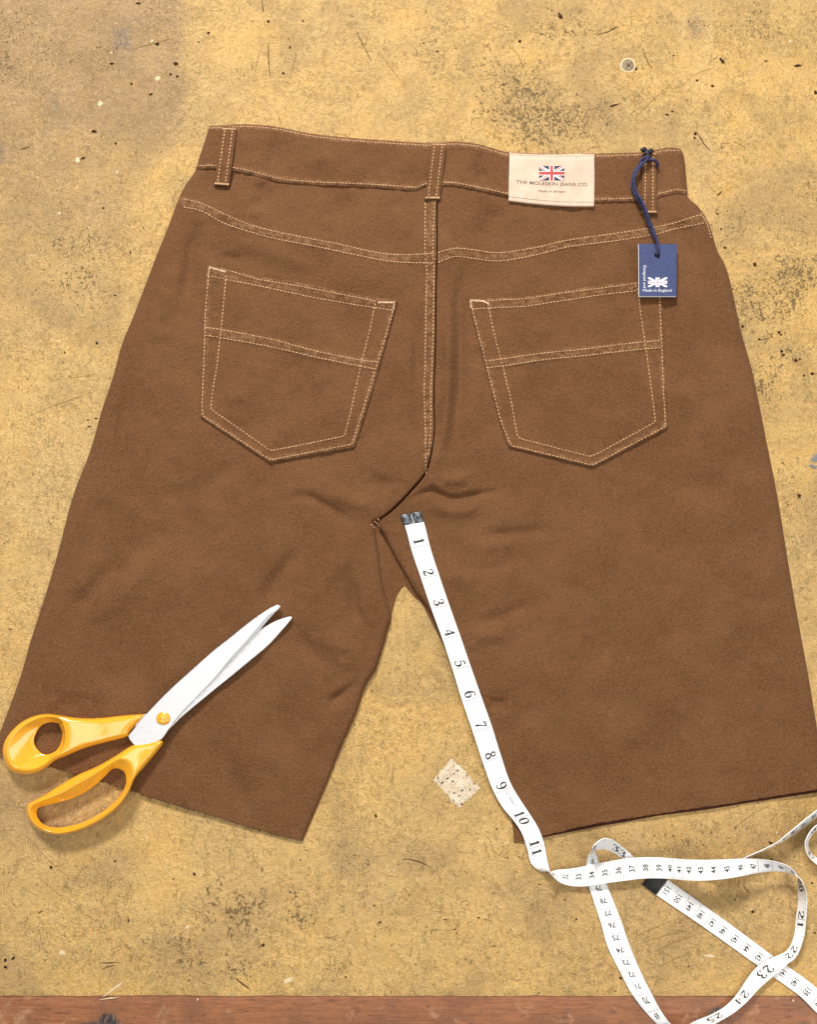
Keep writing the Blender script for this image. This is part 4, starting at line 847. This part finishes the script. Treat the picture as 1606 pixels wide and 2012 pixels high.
# station mm, edge A (px,py,h mm), edge B (px,py,h mm)
FR = [(0, 827, 1007, 8.2, 789, 1014, 8.2), (12.7, 836, 1036, 8.2, 799, 1043, 8.0), (25.4, 844, 1069, 8.2, 808, 1077, 7.6), (50.8, 863, 1129, 8.0, 828, 1137, 7.2), (76.2, 883, 1188, 7.6, 848, 1196, 6.8), (101.6, 904, 1247, 7.4, 870, 1256, 6.4), (127, 925, 1308, 7.0, 890, 1316, 6.0),
      (152.4, 946, 1368, 6.8, 909, 1378, 5.8), (177.8, 967, 1427, 6.4, 930, 1439, 5.4), (203.2, 985, 1485, 6.0, 950, 1500, 5.2), (228.6, 1007, 1545, 5.6, 973, 1560, 4.8), (241.3, 1024, 1573, 5.4, 989, 1587, 4.6), (254, 1042, 1600, 5.2, 1009, 1611, 4.4), (266.7, 1059, 1628, 4.8, 1026, 1637, 3.8), (279.4, 1070, 1659, 4.0, 1037, 1669, 2.4),
      (292, 1076, 1691, 5.5, 1047, 1700, 1.6), (299, 1080, 1708, 10, 1062, 1711, 1.5), (304, 1083, 1716, 14, 1076, 1714, 1.2), (310, 1095, 1730, 8, 1094, 1709.5, 2.2), (320, 1120, 1740, 4, 1121, 1707, 3.5), (330, 1146, 1741.5, 4, 1148, 1702, 4.5), (340, 1173, 1738, 5, 1172, 1697, 5.5), (350, 1200, 1734, 5.5, 1197, 1692.5, 6), (360, 1227, 1730.5, 5.5, 1223, 1688, 6),
      (370, 1254, 1727, 5.5, 1250, 1685, 6), (380, 1280, 1725.5, 5.5, 1277, 1684, 6), (390, 1306, 1726, 6.5, 1304, 1685, 7), (400, 1325, 1727, 10, 1323, 1686.5, 10), (410, 1343, 1729, 14, 1341, 1688, 14), (420, 1363, 1730, 17.5, 1361, 1689, 17.5), (430, 1387, 1730, 18.5, 1386, 1689.5, 19), (440, 1413, 1728, 18.5, 1411, 1689, 19), (450, 1440, 1724.5, 18, 1437, 1688, 19),
      (460, 1466, 1719.5, 16, 1462, 1687, 18), (470, 1492, 1714.5, 13, 1489, 1688, 17), (480, 1520, 1711.5, 10, 1516, 1691, 16.5), (490, 1547, 1714, 7.5, 1544, 1699, 16), (497, 1562, 1720, 9, 1560, 1709, 14), (502, 1573, 1726, 14, 1568, 1722, 6), (508, 1581, 1739, 14.5, 1568.5, 1737, 3), (515, 1585.5, 1752, 12, 1569.5, 1754, 1.5), (522, 1587, 1770, 10, 1570, 1770, 1),
      (533.4, 1585, 1808, 8, 1565.5, 1805, 1), (546, 1581, 1841, 7, 1562, 1836, 1.5), (558.8, 1567, 1878, 6, 1549, 1866, 2), (571.5, 1546, 1896, 4.5, 1521, 1881, 3), (584.2, 1520, 1918, 4, 1490, 1899, 3.5), (597, 1493, 1942, 4.5, 1470, 1922, 2.5), (609.6, 1469, 1968, 5, 1450, 1952, 1.8), (622, 1443, 1990, 6, 1429, 1975, 1.5), (635, 1414, 2007, 8, 1400, 1993, 1),
      (648, 1385, 2021, 11, 1366, 2007, 1), (660, 1350, 2032, 15, 1340, 2022, 1), (672, 1330, 2024, 11, 1312, 2026, 1), (685, 1306, 1996, 5, 1284, 2004, 1), (700, 1280, 1950, 2.5, 1246, 1958, 1), (720, 1257, 1903, 1.2, 1219, 1909, 1), (740, 1237, 1855, 1, 1195, 1861, 1), (760, 1220, 1806, 1, 1181, 1812, 1), (780, 1201, 1758, 1, 1165, 1764, 1), (790, 1191, 1733, 1.4, 1157, 1739, 1.2),
      (800, 1183, 1710, 2.2, 1154, 1715, 2), (806, 1176, 1692, 6, 1153, 1697, 5), (810, 1173, 1680, 12, 1156, 1684, 8), (814, 1165, 1667, 20, 1161, 1675, 8), (819, 1174, 1655, 20, 1170, 1671, 9), (825.5, 1189, 1647, 19, 1184, 1668, 9), (832, 1206, 1651, 16, 1200, 1672, 7), (838.2, 1220, 1661, 10, 1213, 1679, 4), (845, 1235, 1673, 5, 1226, 1690, 2), (852, 1250, 1687, 1.6, 1240, 1706, 1),
      (866, 1282, 1692, .8, 1278, 1720, .8), (895, 1350, 1694, .8, 1350, 1724, .8), (915, 1398, 1695, .8, 1398, 1720, 5), (928, 1425, 1706, .8, 1425, 1708, 14), (945, 1457, 1692, .7, 1457, 1689, 14.5), (965, 1505, 1669.5, .7, 1505, 1667, 14.5), (980, 1531, 1657, .7, 1532, 1651, 14.5), (990, 1549, 1647, .7, 1546, 1637, 14.5), (1000, 1566, 1636, .7, 1564, 1621, 14), (1010, 1588, 1620, .7, 1584, 1604, 14), (1022, 1612, 1600, .7, 1608, 1586, 14),
      (1045, 1665, 1570, .8, 1660, 1556, 14), (1080, 1720, 1570, .8, 1728, 1560, 14), (1110, 1732, 1610, .8, 1748, 1612, 14), (1140, 1680, 1624, .8, 1680, 1618, 14), (1160, 1630, 1621, .8, 1628, 1612, 14), (1170, 1605, 1632, .8, 1601, 1625, 14), (1180, 1590, 1652, .8, 1584, 1652, 14), (1192, 1594, 1674, .8, 1589, 1681, 12), (1203, 1609, 1687, .8, 1604, 1697, 8), (1215, 1640, 1695, .8, 1636, 1720, 3),
      (1245, 1710, 1700, 1, 1705, 1742, 1), (1275, 1775, 1745, 1, 1745, 1775, 12), (1300, 1795, 1810, 1, 1795, 1812, 15), (1325, 1765, 1890, 1, 1780, 1900, 12), (1345, 1720, 2000, 1, 1690, 1990, 1), (1362, 1663, 1985, 1, 1640, 2008, 1), (1390, 1589, 1927, 1, 1568, 1953, 1), (1420, 1518, 1877, 1, 1498, 1903, 1), (1450, 1447, 1824, 1, 1427, 1852, 1), (1480, 1380, 1776, 1, 1360, 1805, 1), (1510, 1314, 1729, 1, 1292, 1759, 1), (1528, 1276, 1700, 1, 1253, 1730, 1)]
FR = np.array(FR, float)
for r_ in FR:
    if 975 < r_[0] < 1030: r_[4:6] = r_[1:3]+(r_[4:6]-r_[1:3])*.72
fa, fb = ray_pt(FR[:, 1], FR[:, 2], FR[:, 3]), ray_pt(FR[:, 4], FR[:, 5], FR[:, 6]); fs = FR[:, 0]
def hermite(s, xs, ys):
    m = np.zeros_like(ys); d = np.diff(ys, axis=0)/np.diff(xs)[:, None]; hh = np.diff(xs)
    m[1:-1] = (d[:-1]*hh[1:, None]+d[1:]*hh[:-1, None])/(hh[:-1]+hh[1:])[:, None]; m[0], m[-1] = d[0], d[-1]
    i = np.clip(np.searchsorted(xs, s, 'right')-1, 0, len(xs)-2); h = hh[i]; t = ((s-xs[i])/h)
    t2, t3 = t*t, t**3; e = lambda a: a[..., None]
    return e(2*t3-3*t2+1)*ys[i]+e(t3-2*t2+t)*e(h)*m[i]+e(-2*t3+3*t2)*ys[i+1]+e(t3-t2)*e(h)*m[i+1]
def tape_pt(s, t, side, lift=0.0):
    """s mm along, t -1 (edge B) .. 1 (edge A), side +1 inch face, -1 centimetre face"""
    s = np.asarray(s, float); t = np.asarray(t, float)
    a, b = hermite(s, fs, fa), hermite(s, fs, fb); a2, b2 = hermite(s+1, fs, fa), hermite(s+1, fs, fb)
    c = (a+b)/2; f = (a2+b2)/2-c; l = a-b; nrm = np.cross(f, l); nrm /= np.linalg.norm(nrm, axis=-1)[..., None]+1e-12
    return c+l/2*t[..., None]+nrm*(side*(.00022+lift))
ss = np.arange(0, 1512, 1.6); ts = np.array([-1, -.5, 0, .5, 1.0])
SSg, TSg = np.meshgrid(ss, ts, indexing='ij')
mb = MB(); U_ = tape_pt(SSg, TSg, 1); D_ = tape_pt(SSg, TSg, -1)
mb.grid(U_, flip=True); mb.grid(D_); mb.grid(np.stack([U_[:, 0], D_[:, 0]], 1)); mb.grid(np.stack([U_[:, -1], D_[:, -1]], 1), flip=True)
rib = mb.obj('ribbon', M['vinyl'], tape)
# inch numerals drawn with thick and thin strokes (x, y, width) in a box .55 x 1
GL = {'1': [[(.12, .76, .04), (.22, .84, .06), (.31, .99, .1)], [(.31, .99, .14), (.31, .02, .14)], [(.1, .025, .055), (.52, .025, .055)]],
      '2': [[(.09, .70, .12), (.08, .84, .08), (.2, .97, .05), (.36, .96, .08), (.48, .78, .14), (.43, .58, .12), (.25, .34, .07), (.05, .06, .06)], [(.05, .06, .09), (.25, .07, .13), (.42, .03, .12), (.53, .10, .06), (.55, .24, .04)]],
      '3': [[(.09, .78, .12), (.14, .94, .06), (.3, .99, .05), (.45, .85, .13), (.43, .66, .11), (.22, .545, .05)], [(.22, .545, .05), (.44, .46, .1), (.51, .26, .15), (.42, .06, .09), (.24, .0, .05), (.09, .06, .06), (.07, .2, .12)]],
      '4': [[(.4, 1, .12), (.4, .02, .12)], [(.39, .98, .05), (.02, .3, .05)], [(.02, .3, .06), (.57, .3, .06)], [(.22, .02, .05), (.56, .02, .05)]],
      '5': [[(.14, .95, .1), (.47, .96, .11)], [(.15, .96, .05), (.11, .52, .05)], [(.11, .52, .05), (.28, .61, .06), (.46, .5, .12), (.5, .28, .15), (.4, .06, .08), (.22, .0, .05), (.08, .06, .07), (.07, .19, .12)]],
      '6': [[(.47, .84, .1), (.42, .96, .06), (.3, .99, .05), (.14, .82, .09), (.06, .5, .13), (.07, .25, .14), (.16, .05, .09), (.29, .0, .05), (.44, .08, .1), (.5, .28, .13), (.43, .5, .09), (.3, .57, .05), (.15, .5, .05), (.08, .38, .05)]],
      '7': [[(.07, .72, .05), (.09, .94, .06)], [(.09, .93, .11), (.53, .93, .09)], [(.53, .93, .05), (.36, .55, .07), (.25, .25, .11), (.23, .0, .14)]],
      '8': [[(.28, .54, .06), (.11, .68, .11), (.11, .88, .11), (.28, .99, .05), (.45, .88, .1), (.45, .68, .1), (.28, .54, .07), (.08, .36, .11), (.08, .12, .12), (.29, .0, .05), (.49, .12, .12), (.48, .36, .12), (.28, .54, .06)]],
      '0': [[(.28, .995, .05), (.1, .82, .11), (.05, .5, .14), (.1, .16, .11), (.28, .0, .05), (.46, .16, .11), (.51, .5, .14), (.46, .82, .11), (.28, .995, .05)]]}
GL['9'] = [[(.56-x, 1-y, w) for x, y, w in s_] for s_ in GL['6']]
def digit(mb, ch, fmap, size, mi=0):
    for stq in GL[ch]:
        c = cr(stq, 18 if len(stq) > 2 else 5); d = np.gradient(c[:, :2], axis=0); d /= np.linalg.norm(d, axis=1)[:, None]+1e-9
        nr = np.stack([-d[:, 1], d[:, 0]], -1)*(c[:, 2:3]*1.3+.012)/2
        a, b = c[:, :2]+nr, c[:, :2]-nr
        mb.grid(np.stack([fmap(a[:, 0]*size, a[:, 1]*size), fmap(b[:, 0]*size, b[:, 1]*size)]), mi)
HWmm = 7.1
ink = MB()
def tick(mb, s, t0, t1, w, side, mi=0, lift=.00008):
    v = tape_pt(np.array([s-w/2, s+w/2, s+w/2, s-w/2]), np.array([t0, t0, t1, t1]), side, lift)
    if abs(t1-t0) > .8:
        tt = np.linspace(t0, t1, 4); A = np.stack([tape_pt(np.full(4, s-w/2), tt, side, lift), tape_pt(np.full(4, s+w/2), tt, side, lift)]); mb.grid(A, mi)
    else: mb.add(v, [[0, 1, 2, 3]], mi)
for n_i in range(1, 60):
    s0 = n_i*25.4; t_ = str(n_i); sz = 7.9
    if s0 > 1505: break
    def fm(x, y, sx): return tape_pt(sx+x, (y-sz/2)/HWmm, 1, .00008)
    if len(t_) == 1: digit(ink, t_, lambda x, y: fm(x*1.08, y, s0-6.2), sz)
    else: digit(ink, t_[0], lambda x, y: fm(x*1.05, y, s0-5.4), sz); digit(ink, t_[1], lambda x, y: fm(x*1.05, y, s0+1.2), sz)
    tick(ink, s0, -.9, .9, .28, 1)
    for k in (-12.7,):
        tick(ink, s0+k, -.93, -.5, .22, 1, 1); tick(ink, s0+k, .5, .93, .22, 1, 1)
    for k in (-19.05, -6.35): tick(ink, s0+k, -.93, -.72, .16, 1, 1); tick(ink, s0+k, .72, .93, .16, 1, 1)
ink.obj('inch_scale', [M['ink'], M['faint_ink']], tape, smooth=False)
ink = MB()
for n_c in range(1, 152):
    s0 = n_c*10; 
    put_text(ink, str(n_c), lambda x, y: tape_pt(s0-1.6-y, -x/HWmm+(0 if n_c < 100 else .0), -1, .00008), 5.7, xs=.86, bold=.018)
    tick(ink, s0, -.97, .97, .2, -1)
    for m_ in range(1, 10):
        l = .30 if m_ == 5 else .2; s_ = s0-10+m_
        tick(ink, s_, -.97, -.97+l, .13, -1, 1); tick(ink, s_, .97-l, .97, .13, -1, 1)
ink.obj('centimetre_scale', [M['ink'], M['faint_ink']], tape, smooth=False)
# tiny faint line of print beside the nine inch mark
ink = MB(); put_text(ink, 'No.', lambda x, y: tape_pt(232.2+x, (y-.4+1.0)/HWmm, 1, .00009), 1.8); put_text(ink, 'MODELLO', lambda x, y: tape_pt(239.5+x, (y-.4+1.0)/HWmm, 1, .00009), 1.9)
ink.obj('fine_print', M['ink'], tape, smooth=False)
# end clips: folded sheet metal wrapped round both faces
def clip(s0, s1, m, slit):
    mb = MB(); sg = np.array([s0, s0+.15, s0+.5, (s0+s1)/2, s1-.4, s1]); lf = np.array([.0001, .0004, .00055, .00055, .0005, .00005])
    segs = ([(-1.07, -.03), (.03, 1.07)] if slit else [(-1.05, 1.05)])
    for a, b in segs:
        tt = np.array([a, a+.03, (a+b)/2, b-.03, b]); tl = np.array([.3, .95, 1, .95, .3])
        G1, G2 = np.meshgrid(sg, tt, indexing='ij')
        for sd in (1, -1):
            A = np.zeros(G1.shape+(3,))
            for i in range(len(sg)):
                for j in range(len(tt)): A[i, j] = tape_pt(np.array([sg[i]]), np.array([tt[j]]), sd, lf[i]*tl[j])[0]
            mb.grid(A, flip=(sd == 1))
    return mb.obj('end_clip', m, tape, smooth=True)
clip(-1.0, 8.2, M['clip'], True)['label'] = 'dull grey metal end clip with a centre slit'
clip(1511.3, 1523, M['black_clip'], False)['label'] = 'black end clip'

# ------------------------------------------------------------------ scissors
sc = thing('scissors', 'tailoring scissors with orange plastic handles, lying slightly open on the left leg', 'scissors')
def plate(name, outline, z0, z1, m, bevel=.35, tiltf=None, parent=sc, smooth=False):
    """flat steel plate: outline in px, rim slightly rounded"""
    c = np.array(outline, float); ctr = c.mean(0); n = len(c)
    d = np.roll(c, -1, 0)-np.roll(c, 1, 0); nr = np.stack([-d[:, 1], d[:, 0]], -1); nr /= np.linalg.norm(nr, axis=1)[:, None]
    area_ = .5*np.sum(c[:, 0]*np.roll(c[:, 1], -1)-np.roll(c[:, 0], -1)*c[:, 1])
    if area_ < 0: nr = -nr
    # nr points inward for positive area in image coordinates
    inn = c+nr*bevel*2.4
    tf = tiltf or (lambda x, y: 0*x)
    a = ray_pt(c[:, 0], c[:, 1], z1-bevel+tf(c[:, 0], c[:, 1])); b = ray_pt(inn[:, 0], inn[:, 1], z1+tf(inn[:, 0], inn[:, 1])); e = a.copy(); e[:, 2] = (z0+tf(c[:, 0], c[:, 1]))*.001
    F = []
    for i in range(n):
        j = (i+1) % n; F += [[i, j, n+j, n+i], [2*n+i, 2*n+j, j, i]]
    F += [list(range(n, 2*n)), list(range(3*n-1, 2*n-1, -1))]
    if area_ < 0: pass
    else: F = [f[::-1] for f in F]
    mb = MB(); mb.add(np.vstack([a, b, e]), F); return mb.obj(name, m, parent, smooth=smooth)
def tl(x, y): return 0*x
lo_o = cr([(334, 1432), (352, 1413), (383.5, 1386), (419, 1357), (455, 1328), (493, 1296.6), (527, 1267.4), (558, 1234), (573, 1215.5), (574, 1213)], 60)
lo_i = cr([(322, 1432), (346, 1405), (372, 1377), (406, 1343), (443, 1305), (474, 1273), (503, 1243), (543, 1219.5), (565, 1212), (571.5, 1211)], 60)
mb = MB(); tq_ = np.array([0, .04, .5, .96, 1])[:, None, None]; LL = lo_o[None]*(1-tq_)+lo_i[None]*tq_
zz_ = np.array([8.9, 9.2, 9.2, 9.2, 8.9])[:, None]+0*LL[..., 0]; At = ray_pt(LL[..., 0], LL[..., 1], zz_); Ab = At.copy(); Ab[..., 2] = .0074
mb.grid(At); mb.grid(Ab, flip=True); mb.grid(np.stack([At[0], Ab[0]]), flip=True); mb.grid(np.stack([At[-1], Ab[-1]])); mb.grid(np.stack([At[:, -1], Ab[:, -1]])); mb.grid(np.stack([At[:, 0], Ab[:, 0]]), flip=True)
tg = np.array([(322, 1432), (334, 1432), (318, 1446), (300, 1455), (280, 1448), (262, 1440), (268, 1420), (283, 1404), (300, 1396), (322, 1400)], float)
Tt = ray_pt(tg[:, 0], tg[:, 1], 9.2); Tb = Tt.copy(); Tb[:, 2] = .0074; nt = len(tg); mb.add(np.vstack([Tt, Tb]), [list(range(nt)), list(range(2*nt-1, nt-1, -1))]+[[i, i+nt, (i+1) % nt+nt, (i+1) % nt] for i in range(nt)])
b1 = mb.obj('blade', M['steel'], sc, smooth=False); b1['label'] = 'lower scissor blade'
up = np.vstack([cr([(283, 1407), (330, 1358.5), (383.5, 1310), (419, 1278.6), (455, 1250.5), (487, 1224.5), (520, 1201), (541, 1189), (547, 1187.6), (551, 1189.5), (551, 1193), (538, 1206), (516, 1231), (505, 1245), (475, 1277), (446, 1308), (410.4, 1346), (374.5, 1382), (348, 1411), (333, 1431), (323, 1445.6)], 90), [(318, 1452), (306, 1458), (290, 1462), (264, 1465), (254, 1453), (251.5, 1446)]])
b2 = plate('blade', up, 9.5, 11.3, M['steel']); b2['label'] = 'upper scissor blade with a ground bevel along its cutting edge'
# ground bevel: a thin faceted strip along the cutting edge of the upper blade
bi = cr([(541, 1200), (526, 1209.5), (505, 1234), (480, 1263), (451, 1294.5), (424, 1328), (397, 1357), (374, 1381)], 40); bo = cr([(546, 1197), (536.5, 1207), (514.5, 1231.5), (503.5, 1245.5), (474, 1277.5), (445, 1308.5), (409.5, 1346.5), (374.5, 1381.5)], 40)
mb = MB(); mb.grid(np.stack([ray_pt(bi[:, 0], bi[:, 1], 11.38), ray_pt(bo[:, 0], bo[:, 1], 11.33)]), flip=False); bo2 = ray_pt(bo[:, 0], bo[:, 1], 11.33); bo3 = bo2.copy(); bo3[:, 2] -= .0012; mb.grid(np.stack([bo2, bo3]), flip=False)
mb.obj('bevel', M['bevel'], b2, smooth=False)
# pivot cap
mb = MB(); disc_ring(mb, 320.3, 1411.6, (13.6, 13.4, 12, 9, 5, .01), (11.2, 12.2, 12.9, 13.3, 13.5, 13.55), 36); mb.obj('pivot_cap', M['orange'], sc)
mb = MB(); mb.add(np.vstack([ray_pt([312.5, 328.5, 328.5, 312.5], [1410.6, 1410.0, 1412.2, 1412.8], 13.75), ray_pt([311.5, 329.5, 329.5, 311.5], [1409.8, 1409.2, 1413, 1413.6], 12.8)]), [[3, 2, 1, 0], [0, 1, 5, 4], [1, 2, 6, 5], [2, 3, 7, 6], [3, 0, 4, 7]])
o = mb.obj('pivot_slot', M['orange'], sc)
def handle(pairs, ztop, zin, zbot, Rr, flare):
    """ring-shaped grip: rows (outer, inner, crest); shaped section with a raised crest"""
    A_ = np.array([[*p[0], *p[1], *p[2]] for p in pairs], float); n = 170
    m_ = len(A_); t = np.linspace(0, m_, n, endpoint=False); out = []
    for k in range(n):
        i = int(t[k]); u = t[k]-i; a, b, c, d = A_[(i-1) % m_], A_[i], A_[(i+1) % m_], A_[(i+2) % m_]
        v = .5*((2*b)+(-a+c)*u+(2*a-5*b+4*c-d)*u*u+(-a+3*b-3*c+d)*u**3)
        out.append(v)
    G = np.array(out); O, I, Cc = G[:, 0:2], G[:, 2:4], G[:, 4:6]
    Op = np.vstack([O, O[:1]])
    rows = []
    zt = ztop(Cc[:, 0], Cc[:, 1])
    # inner wall from the bottom up to the hole edge, then slope up to the crest, then over to the outer edge, then underside
    zi = zin
    def row(P, z): rows.append(ray_pt(P[:, 0], P[:, 1], z))
    row(I, np.full(n, zbot+.6)); row(I, np.full(n, (zbot+zi)/2)); row(I, np.full(n, zi-.5))
    for q in (.04, .12, .25, .4, .55, .7, .82, .92, 1.0):
        P = I+(Cc-I)*q; z = zi+(zt-zi)*(flare(q)); row(P, z)
    dC = seg_dist(Cc[:, 0], Cc[:, 1], Op[::2].tolist()+[Op[-1].tolist()])
    for q in (.06, .13, .22, .34, .46, .58, .7, .8, .88, .94, .975, 1.0):
        P = Cc+(O-Cc)*q; dd = seg_dist(P[:, 0], P[:, 1], Op.tolist())
        Rx = Rr
        k = np.clip(dd/Rx, 0, 1); f = np.sqrt(np.maximum(1-(1-k)**2, 0)); kc = np.clip(dC/Rx, 0, 1); fc = np.sqrt(np.maximum(1-(1-kc)**2, 1e-6))
        mid = zbot+(zt-zbot)*.42
        far = sstep(6, 60, np.hypot(P[:, 0]-Cc[:, 0], P[:, 1]-Cc[:, 1]))
        zz = mid+(zt-mid)*np.minimum(f/fc, 1.0)*(1-.13*far)
        if q >= .999: zz = mid
        row(P, zz)
    row(O, zbot+(zt-zbot)*.22); row(O+(Cc-O)/np.maximum(np.linalg.norm(Cc-O, axis=1)[:, None], 1)*3, np.full(n, zbot+.1)); row(I+(Cc-I)*.05, np.full(n, zbot+.1)); row(I, np.full(n, zbot+.6))
    mb = MB(); mb.grid(np.array(rows), 0, closed_u=True, flip=False); return mb.obj('handle', M['orange'], sc)
UPP = [((277, 1403), (117, 1427), (124, 1424)), ((233, 1406.5), (116, 1424), (123, 1419)), ((190, 1411), (114, 1421.5), (120, 1415)), ((148, 1409.6), (108, 1420), (115, 1411)), ((118.5, 1405), (103, 1418.7), (106, 1409)), ((93, 1402), (94, 1420), (93, 1408)), ((67.7, 1406), (84.7, 1423.4), (71, 1412)),
       ((42, 1418), (78, 1429), (48, 1424)), ((21, 1437), (72, 1438), (28, 1441)), ((8.5, 1456), (67, 1450), (17, 1458)), ((3.8, 1475), (67, 1461), (13, 1475)), ((8.5, 1498.5), (72, 1471), (18, 1493)), ((21, 1515.5), (79, 1478.5), (28, 1506)), ((42, 1522), (86, 1482), (46, 1511)), ((63.5, 1520.8), (93, 1482.5), (65, 1510)), ((84.7, 1512), (99.5, 1480.6), (86, 1502)),
       ((110, 1494), (108, 1476), (105, 1487)), ((127, 1487), (113, 1471), (117, 1482)), ((165, 1471), (117, 1464), (122, 1473)), ((203, 1460), (120, 1456), (126, 1463)), ((249.8, 1447.5), (121.7, 1447), (128, 1450)), ((256, 1438), (122, 1440), (128, 1440)), ((282.6, 1408), (119, 1431), (126, 1430))]
h1 = handle(UPP, lambda x, y: 13.5+0*x, 8.5, 1.4, 11, lambda q: q**1.25)
h1['label'] = 'upper handle with the small round thumb hole'
LOP = [((321, 1460.4), (243, 1517), (257, 1505)), ((305, 1482), (246, 1524), (261, 1517)), ((284, 1507), (247.2, 1531), (262, 1526)), ((266.7, 1528), (246.5, 1541), (259, 1535)), ((254, 1556), (240, 1555), (249.5, 1556)), ((235, 1583), (226, 1574), (232, 1580)), ((207.5, 1606.5), (200, 1595), (204.6, 1602)), ((178, 1623.4), (172, 1611), (176, 1619)), ((148, 1635), (145, 1621), (147, 1630.5)),
       ((114, 1641), (118, 1625.5), (115, 1636)), ((89, 1637), (97, 1624), (92, 1632)), ((67.7, 1625.6), (83, 1617.5), (73, 1622)), ((55, 1608.6), (74.5, 1607), (61, 1608)), ((50.8, 1591.7), (72, 1598), (57, 1593)), ((55, 1579), (74, 1590), (62, 1583)), ((67.7, 1571.6), (79, 1586), (72, 1577)), ((89, 1560), (101.6, 1580), (94, 1569)), ((118.5, 1541), (131, 1572.6), (122, 1557)), ((152.4, 1521.8), (161, 1560), (153, 1539)),
       ((190.5, 1505), (186.3, 1543), (186, 1521)), ((224.4, 1486), (207.5, 1524), (213, 1503)), ((260.4, 1463.6), (218, 1513.4), (233, 1491)), ((286, 1458.3), (224, 1510.5), (243, 1492)), ((303, 1455), (230, 1510), (250, 1495)), ((315.4, 1453), (236, 1512), (254, 1499))]
h2 = handle(LOP, lambda x, y: 12.5+1.3*sstep(120, 220, x), 6.8, 1.4, 10, lambda q: q**.9)
h2['label'] = 'lower handle with the long finger loop'
